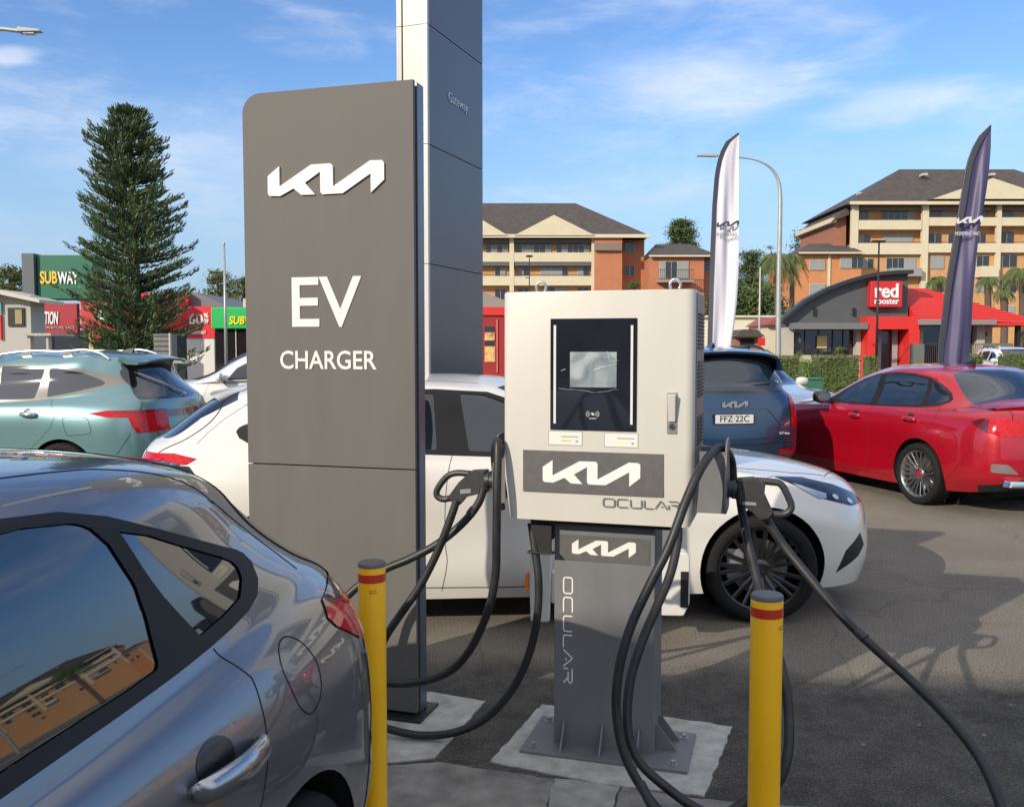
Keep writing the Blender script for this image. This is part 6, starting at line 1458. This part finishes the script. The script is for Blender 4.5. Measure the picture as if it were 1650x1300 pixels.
tree_at(1170, 470, 98, 90, L_dk, 'dark bushy tree between the flag and the centre apartments', 16, clumps=40, n=130, trunk_h=.1)
tree_at(355, 436, 75, 62, L_gum, 'pale gum tree left of the thin flagpole', 7, clumps=34, n=140, trunk_h=.35)
tree_at(392, 440, 72, 44, leaf_mat('yellow green foliage', (.16, .17, .035), (.06, .075, .02)), 'yellow green tree at the edge of the sign slab', 8, clumps=30, n=140, trunk_h=.3)
tree_at(18, 430, 70, 75, L_gum, 'olive tree behind the cabin roof at the left edge', 9, clumps=40, n=140, trunk_h=.3)
tree_at(140, 398, 62, 44, L_gum, 'light green tree peeping out left of the pine', 10, clumps=24, n=120, trunk_h=.4)
tree_at(1022, 448, 95, 40, leaf_mat('bright bush foliage', (.10, .17, .03), (.04, .07, .015)), 'round bright green bush in front of the centre apartments', 11, clumps=24, n=120, trunk_h=.4, shape='dome')
def pine(loc, h, w, label):
    rnd = random.Random(5); root = empty('pine_tree', loc, 0, label, 'tree'); cr = MB(); br = MB()
    br.tube([(0, 0, -.1), (.05, 0, h * .5), (.0, 0, h * .97)], [.26, .16, .03], 10); br.tube([(.03, 0, h * .55), (-.45, .1, h * .75), (-.5, .1, h * .95)], [.10, .07, .02], 8)
    prof = [(0.0, .80), (.08, 1.1), (.2, 1.03), (.35, 1.02), (.5, .98), (.62, .97), (.73, .80), (.87, .70), (.93, .50), (.97, .28), (1.0, .06)]
    def pw(t):
        for (a, b), (c, d) in zip(prof, prof[1:]):
            if t <= c: return b + (d - b) * (t - a) / (c - a)
        return .1
    nb = 504
    for k in range(nb):
        wh = k // 18
        if k % 18 == 0: wl, wz, lean_ = rnd.uniform(.84, 1.10), rnd.uniform(-.25, .25), rnd.uniform(-.12, .12)
        t = min(.995, max(0, (wh + .5 + wz + rnd.uniform(-.22, .22)) / (nb / 18))); z = h * (.06 + .93 * t); az_ = k * 2.39996 + rnd.uniform(-.3, .3)
        L_ = w / 2 * pw(t) * wl * (1 + lean_ * math.cos(az_)) * rnd.uniform(.62, 1.10) * (1.15 if rnd.random() < .12 else 1); ox = (-.42 if (k % 3 == 0 and t > .62) else 0)
        d = Vector((math.cos(az_), math.sin(az_), 0)); base = Vector((ox, 0, z - L_ * .22)); pts = []
        for i in range(7):
            s = i / 6; pts.append(base + d * L_ * s + Vector((0, 0, L_ * (.02 * s + .27 * s * s - .02))))
        br.tube(pts, [.028 * (1 - .8 * i / 6) + .006 for i in range(7)], 4, cap=False)
        for i in range(13):
            s = .22 + .80 * i / 12; j = min(int(s * 6), 5); p = pts[j].lerp(pts[j + 1], min(1, s * 6 - j)); tdir = (pts[j + 1] - pts[j]).normalized()
            side = tdir.cross(Vector((0, 0, 1))).normalized(); spread = .30 * (1.15 - s * .5)
            for q in range(5):
                off = side * rnd.uniform(-spread, spread) * .9 + Vector((0, 0, rnd.uniform(-.05, .12))); dr = (tdir * rnd.uniform(.5, 1.2) + side * rnd.uniform(-.8, .8) + Vector((0, 0, rnd.uniform(.1, .75)))).normalized()
                ln = rnd.uniform(.13, .25); wd = dr.cross(Vector((rnd.uniform(-1, 1), rnd.uniform(-1, 1), rnd.uniform(-1, 1)))).normalized() * rnd.uniform(.018, .034); a = p + off
                cr.add([a - wd, a + wd, a + dr * ln + wd * .5, a + dr * ln - wd * .5], [(0, 1, 2, 3)])
    cr.build('crown', L_pine, root, fix=False); br.build('trunk', M_bark, root, smooth=True); return root
pt = at(210, 168, 38); pine((pt.x, 38, 0), pt.z, 166 / (F / 38), 'tall dense conical pine in front of the red shops')
def palm(u, vtop, y, wpx, label, seed, fr=26, droop=1.0):
    p = at(u, vtop, y); rnd = random.Random(seed); root = empty('palm_tree', (p.x, y, 0), 0, label, 'tree', 'palms by the apartments'); h = p.z; rad = wpx / (F / y) / 2
    tr = MB(); hh = h - rad * .5; tr.tube(curve([(0, 0, -.1), (.1, 0, hh * .5), (0, 0, hh)], 6), .22, 10); tr.build('trunk', M_bark, root, smooth=True)
    cr = MB()
    for k in range(fr):
        a = k * 2.39996; up_a = rnd.uniform(.1, 1.0); d = Vector((math.cos(a), math.sin(a), 0)); pts = []
        for i in range(10):
            s = i / 9; pts.append(Vector((0, 0, hh)) + d * rad * s * (1.0 - .25 * up_a) + Vector((0, 0, rad * (up_a * 1.0 * s - droop * 1.15 * s * s))))
        cr.tube(pts, .02, 4, cap=False)
        for i in range(1, 10):
            for q in range(3):
                t = (pts[i] - pts[i - 1]); b = pts[i - 1] + t * q / 3; sd = t.cross(Vector((0, 0, 1))).normalized()
                for sg in (1, -1):
                    e_ = b + sd * sg * rad * .24 * (1 - .4 * i / 10) + Vector((0, 0, -rad * .16)) + t * .6; w_ = t.normalized() * rad * .022
                    cr.add([b - w_, b + w_, e_], [(0, 1, 2)])
    cr.build('crown', L_palm, root, fix=False); return root
palm(1252, 396, 80, 80, 'tall palm with drooping fronds behind the street lamp', 1, 34, 1.1); palm(1276, 402, 84, 60, 'palm crown just right of the street lamp pole', 2)
palm(1648, 418, 62, 84, 'palm at the right edge in front of the apartments', 3, 30); palm(1512, 438, 66, 46, 'small palm above the red restaurant roof', 4); palm(1592, 440, 64, 44, 'palm between the navy flag and the apartments balcony', 5); palm(1618, 462, 58, 40, 'low palm above the right end of the restaurant roof', 6)
def hedge(u0, u1, v0, v1, y, th, m, label, seed, group='clipped hedges'):
    rnd = random.Random(seed); a, b = at(u0, v0, y), at(u1, v0, y); z1 = a.z; z0 = max(at(u0, v1, y).z, 0); root = empty('hedge', ((a.x + b.x) / 2, y, 0), 0, label, 'hedge', group); W = b.x - a.x
    core = MB(); core.box(-W / 2 + .06, W / 2 - .06, .06, th - .06, z0, z1 - .06); core.build('core', L_dk, root)
    lf = MB(); n = int((W * (z1 - z0) + W * th) * 420)
    for _ in range(n):
        f = rnd.random()
        if f < .60: p = Vector((rnd.uniform(-W / 2, W / 2), rnd.uniform(-.03, .06), rnd.uniform(z0, z1)))
        elif f < .85: p = Vector((rnd.uniform(-W / 2, W / 2), rnd.uniform(0, th), z1 + rnd.uniform(-.05, .04)))
        else: p = Vector((rnd.choice((-1, 1)) * W / 2 + rnd.uniform(-.04, .04), rnd.uniform(0, th), rnd.uniform(z0, z1)))
        q = Vector((rnd.uniform(-1, 1), rnd.uniform(-1, 1), rnd.uniform(-1, 1))).normalized(); r_ = q.orthogonal().normalized(); s = rnd.uniform(.025, .05)
        lf.add([p - q * s, p + r_ * s * .6, p + q * s, p - r_ * s * .6], [(0, 1, 2, 3)])
    lf.build('leaves', m, root, fix=False)
hedge(1252, 1291, 575, 640, 30.5, .9, L_hedge2, 'clipped olive hedge block at the foot of the street lamp', 1)
hedge(1319, 1388, 574, 640, 30.5, .9, L_hedge2, 'larger clipped olive hedge block left of the red entrance', 2)
hedge(1293, 1318, 581, 640, 36.0, .8, leaf_mat('lime hedge leaves', (.24, .34, .05), (.12, .18, .03), 3), 'bright green hedge between the two olive blocks', 3)
hedge(1400, 1418, 574, 640, 36.0, .8, L_hedge2, 'small hedge in front of the restaurant doors', 4)
hedge(1566, 1588, 572, 640, 31.0, .8, L_hedge, 'yellow green hedge right of the navy flag', 5)
hedge(1627, 1720, 571, 640, 30.0, .9, L_hedge2, 'olive hedge at the right edge of the picture', 6)
def shrub(u, v, y, wpx, m, label, seed):
    rnd = random.Random(seed); p = at(u, v, y); w = wpx / (F / y); root = empty('shrub', (p.x, y, 0), 0, label, 'shrub', 'shrubs by the restaurant window'); mb = MB(); st_ = MB()
    for k in range(12):
        a = k * 2.4; c = Vector((w * .35 * math.cos(a) * rnd.random(), w * .3 * math.sin(a), p.z * (.35 + .6 * rnd.random()))); st_.tube([(0, 0, 0), c], .012, 4); leaves(mb, c, Vector((w * .22, w * .22, w * .2)), 90, w * .04, rnd)
    mb.build('foliage', m, root, fix=False); st_.build('stem', M_bark, root)
shrub(1287, 565, 40, 26, L_gum, 'sparse flowering shrub under the restaurant window left side', 1); shrub(1352, 557, 41, 22, L_hedge, 'light green shrub under the restaurant window centre', 2)
# green bench strip seen over the sedan mirror
bx = empty('planter', (at(1330, 562, 26).x, 26, 0), 0, 'low dark green planter box beyond the red sedan', 'planter'); B = FB(bx, 26.0)
B.part('box_wall', mat('dark green planter', (.03, .12, .07), .6), [(1290, 611, 1326, 640)], 0, .5); B.part('rim', mat('dark green planter rim', (.04, .16, .10), .5), [(1289, 609, 1327, 611)], -.04, .54)
# ------------------------------------------------------------ flags
def flag(base, v_top, u_top, y, outline_l, outline_r, m, label, words, ink, seed):
    """feather banner: left (luff) and right edges traced top to bottom, folded cloth between"""
    root = empty('feather_flag', (base, y, 0), 0, label, 'flag', 'feather flags'); N, K = 60, 22; rnd = random.Random(seed)
    def interp(ed, v):
        for (ua, va), (ub, vb) in zip(ed, ed[1:]):
            if va <= v <= vb: return ua + (ub - ua) * (v - va) / (vb - va)
        return ed[-1][0] if v > ed[-1][1] else ed[0][0]
    v0, v1 = outline_l[0][1], outline_l[-1][1]; o = Vector((base, y, 0)); vs = []
    def fold(s, t): return (.045 * math.sin(s * 8 + t * 3.0 + seed) + .016 * math.sin(s * 17 - t * 5)) * min(1, t * 3) * (.35 + s)
    for side in (0, 1):
        for i in range(N + 1):
            t = i / N; v = v0 + (v1 - v0) * t; a, b = at(interp(outline_l, v), v, y) - o, at(interp(outline_r, v), v, y) - o
            for k in range(K + 1):
                s = k / K; p = a.lerp(b, s); vs.append((p.x, p.y + fold(s, t) + side * .004, p.z))
    M_ = (N + 1) * (K + 1); fs = []
    for i in range(N):
        for k in range(K):
            q = i * (K + 1) + k; fs.append((q, q + 1, q + K + 2, q + K + 1)); fs.append((M_ + q, M_ + q + K + 1, M_ + q + K + 2, M_ + q + 1))
    mb = MB(); mb.add(vs, fs); cl = mb.build('banner_cloth', m, root, smooth=True, fix=False)
    pl_ = MB(); pts = [at(interp(outline_l, v0 + (v1 - v0) * i / 24), v0 + (v1 - v0) * i / 24, y) - o for i in range(25)]
    bot = Vector((pts[-1].x, 0, 0)); pl_.tube(pts + [Vector((pts[-1].x, 0, pts[-1].z * .5)), bot], [.016] * 25 + [.022, .025], 8)
    pl_.build('pole', mat('dark carbon pole', (.03, .03, .035), .4), root, smooth=True)
    bs = MB(); bs.lathe([(.0001, 0), (.35, 0), (.35, .04), (.06, .07), (.05, .2)], 24, (bot.x, 0, 0)); bs.build('base', M_dark, root, smooth=True, autosm=30)
    sl = MB(); w_ = .07
    vs = []
    for i in range(25):
        p = pts[i]; q = interp(outline_r, v0 + (v1 - v0) * i / 24); pr = at(q, v0 + (v1 - v0) * i / 24, y) - o; w2 = min(w_, (pr.x - p.x) * .8)
        vs += [(p.x - .012, -.022 + p.y, p.z), (p.x + w2, p.y - .02 + fold(.1, i / 24), p.z)]
    sl.add(vs, [(2 * i, 2 * i + 1, 2 * i + 3, 2 * i + 2) for i in range(24)]); sl.build('pole_sleeve', mat('dark sleeve', (.05, .05, .07), .6), root, smooth=True, fix=False)
    (um, vm, wpx), (st_, us0, us1, vs0, vs1) = words
    c = at(um, vm, y) - o; wl = wpx / (F / y)
    part = [(x, z) for x, z in LOGO]
    cut_ = [(-.36, -.06)] if False else part
    logo(wl, ink, root, (c.x, -.105, c.z), t=.003, rot=(0, R(-4), 0))
    a, b = at(us0, vs1, y) - o, at(us1, vs0, y) - o; t_ = fit_text(st_, root, a.x, b.x, a.z, b.z, -.105, ink, .002, 0); t_.name = 'banner_word'
    return root
flag(at(1146, 560, 19).x, 215, 1190, 19.0, [(1190, 215), (1180, 219), (1168, 232), (1159, 252), (1153, 280), (1149, 330), (1146, 400), (1143, 480), (1141, 560)], [(1191, 215), (1190.5, 240), (1190, 300), (1189.5, 380), (1189, 440), (1187, 480), (1183, 520), (1178, 552), (1178, 560)],
     mat('white flag cloth', (.62, .60, .66), .7), 'white feather flag with dark edge standing behind the blue SUV', ((1171, 362, 36), ('INSPIRING', 1153, 1186, 376.5, 382)), mat('flag ink', (.05, .05, .07), .6), 1)
flag(at(1513, 590, 14).x, 203, 1597, 14.0, [(1596.5, 203), (1585, 212), (1573, 228), (1563, 250), (1556, 276), (1549, 320), (1541, 365), (1533, 410), (1525, 460), (1518, 520), (1513, 560), (1511, 600), (1512, 625)], [(1597, 203), (1596, 240), (1592, 290), (1587, 330), (1580, 380), (1576, 430), (1572, 480), (1569, 530), (1566, 560), (1560, 600), (1556, 625)],
     mat('navy flag cloth', (.062, .054, .125), .5, spec=.5), 'navy feather flag with white emblem standing behind the red sedan', ((1557, 356, 42), ('MOVEMENT THAT', 1534, 1573, 375, 381)), mat('white flag ink', (.6, .6, .62), .6), 4)
# ------------------------------------------------------------ lamps and poles
M_galv = mat('galvanised steel', (.36, .37, .36), .45, metal=.4, vary=.1)
def lamp_curved():
    y = 34.0; p0 = at(1254, 640, y); root = empty('street_lamp', (p0.x, y, 0), 0, 'tall galvanised street lamp curving left above the white flag', 'lamp'); o = Vector((p0.x, y, 0))
    path = [Vector((p0.x, y, 0))] + [at(u, v, y) for u, v in ((1254, 560), (1255, 450), (1257, 350), (1257, 310), (1253, 288), (1243, 272), (1228, 262), (1208, 256), (1180, 253), (1152, 251))]
    mb = MB(); c = [q - o for q in curve(path, 6)]; n = len(c); mb.tube(c, [.115 - .085 * min(1, i / (n * .75)) for i in range(n)], 12); mb.build('pole', M_galv, root, smooth=True)
    a, b = at(1155, 251, y) - o, at(1122, 250, y) - o; mb = MB()
    mb.hexa([(b.x, -.10, b.z - .05), (a.x, -.10, a.z - .05), (a.x, .10, a.z - .05), (b.x, .10, b.z - .05), (b.x + .1, -.06, b.z + .03), (a.x, -.07, a.z + .06), (a.x, .07, a.z + .06), (b.x + .1, .06, b.z + .03)]); mb.build('lamp_head', mat('grey lamp head', (.30, .30, .30), .5), root, bevel=.02)
lamp_curved()
def lamp_left():
    y = 20.0; p = at(67, 50, y); root = empty('street_lamp', (p.x, y, 0), 0, 'lamp head reaching in from the upper left corner', 'lamp'); o = Vector((p.x, y, 0))
    mb = MB(); pts = [at(u, v, y) - o for u, v in ((48, 52), (20, 49), (0, 47), (-60, 46), (-140, 50), (-190, 66), (-205, 100))] + [Vector((at(-205, 300, y).x - o.x, 0, 0))]
    mb.tube(curve(pts, 5), .045, 10); mb.build('pole', M_galv, root, smooth=True)
    mb = MB(); a, b = at(30, 50, y) - o, at(68, 50, y) - o
    mb.hexa([(a.x, -.13, a.z - .05), (b.x, -.09, b.z - .03), (b.x, .09, b.z - .03), (a.x, .13, a.z - .05), (a.x, -.08, a.z + .07), (b.x - .05, -.05, b.z + .03), (b.x - .05, .05, b.z + .03), (a.x, .08, a.z + .07)]); lh = mb.build('lamp_head', mat('pale lamp head', (.40, .39, .37), .45), root, bevel=.02)
    mb = MB(); mb.box(a.x + .12, b.x - .15, -.07, .07, a.z - .075, a.z - .051); mb.build('lens', M_clear, lh)
lamp_left()
def pole(u, vt, y, r, m, label, head=None, name='pole', cat='pole'):
    p = at(u, vt, y); root = empty(name, (p.x, y, 0), 0, label, cat); mb = MB(); mb.tube([(0, 0, 0), (0, 0, p.z)], [r * 1.3, r * .7], 10); mb.build('shaft', m, root, smooth=True)
    if head == 'flood': mb = MB(); mb.box(-.28, .22, -.12, .12, p.z, p.z + .08); mb.build('lamp_head', M_dark, root, bevel=.01)
    elif head == 'two': mb = MB(); mb.box(-.25, .25, -.1, .1, p.z - .02, p.z + .12); mb.build('lamp_head', M_dark, root, bevel=.01); mb = MB(); mb.box(-.3, .05, -.05, .05, p.z - 1.6, p.z - 1.55); mb.build('arm', M_dark, root)
    else: mb = MB(); mb.lathe([(.0001, p.z + .1), (.05, p.z + .06), (.05, p.z)], 10); mb.build('cap', M_galv, root, smooth=True)
pole(1416.5, 391, 37, .045, M_dark, 'thin dark lamp post in front of the red restaurant sign', 'flood', 'lamp_post', 'lamp post')
pole(1225, 432, 60, .06, M_wfr, 'thin white post left of the curved street lamp', None, 'flagpole', 'post'); pole(361, 394, 36, .055, M_galv, 'thin grey flagpole beside the green shop sign', None, 'flagpole', 'flagpole')
pole(853, 414, 70, .05, M_dark, 'thin dark lamp post in front of the centre apartments', 'two', 'lamp_post', 'lamp post')
# ------------------------------------------------------------ what the grey car's window mirrors: the street off to the right
def copy_deep(o, parent=None):
    c = o.copy(); COL.objects.link(c)
    if parent is not None: c.parent = parent
    for q_ in list(o.children): copy_deep(q_, c)
    return c
c = copy_deep(ap); c.location = (140, 118, 0); c.rotation_euler = (0, 0, R(-52)); c['label'] = 'apartment block off to the right, mirrored in the grey car window'
lampc = copy_deep(bpy.data.objects['street_lamp']); lampc.location = (40, 27, 0); lampc.rotation_euler = (0, 0, R(-60)); lampc['label'] = 'street lamp off to the right, mirrored in the grey car window'
for k, (x_, y_) in enumerate(((64, 34), (70, 44), (67, 52))):
    pc = copy_deep(bpy.data.objects['palm_tree']); pc.location = (x_, y_, 0); pc['label'] = 'palm off to the right, %s of three mirrored in the grey car window' % ('nearest', 'middle', 'farthest')[k]
# ------------------------------------------------------------ the showroom behind the viewpoint that shades the foreground
dl = empty('showroom_building', (-17, -9.0, 0), 0, 'dealership showroom behind the camera whose roof edge shades the chargers', 'building')
mb = MB(); mb.box(-18, 9.5, -12, 0, 0, 8.75); mb.build('wall', mat('showroom cladding', (.20, .19, .18), .5), dl)
mb = MB(); mb.box(-18.2, 9.7, -12.2, .15, 8.76, 8.95); mb.build('roof_edge', mat('roof edge grey', (.12, .12, .12), .4), dl)
for k in range(9): mb = MB(); mb.box(-17 + k * 2.9, -14.4 + k * 2.9, .005, .03, .3, 3.6); mb.build('window', M_win, dl)
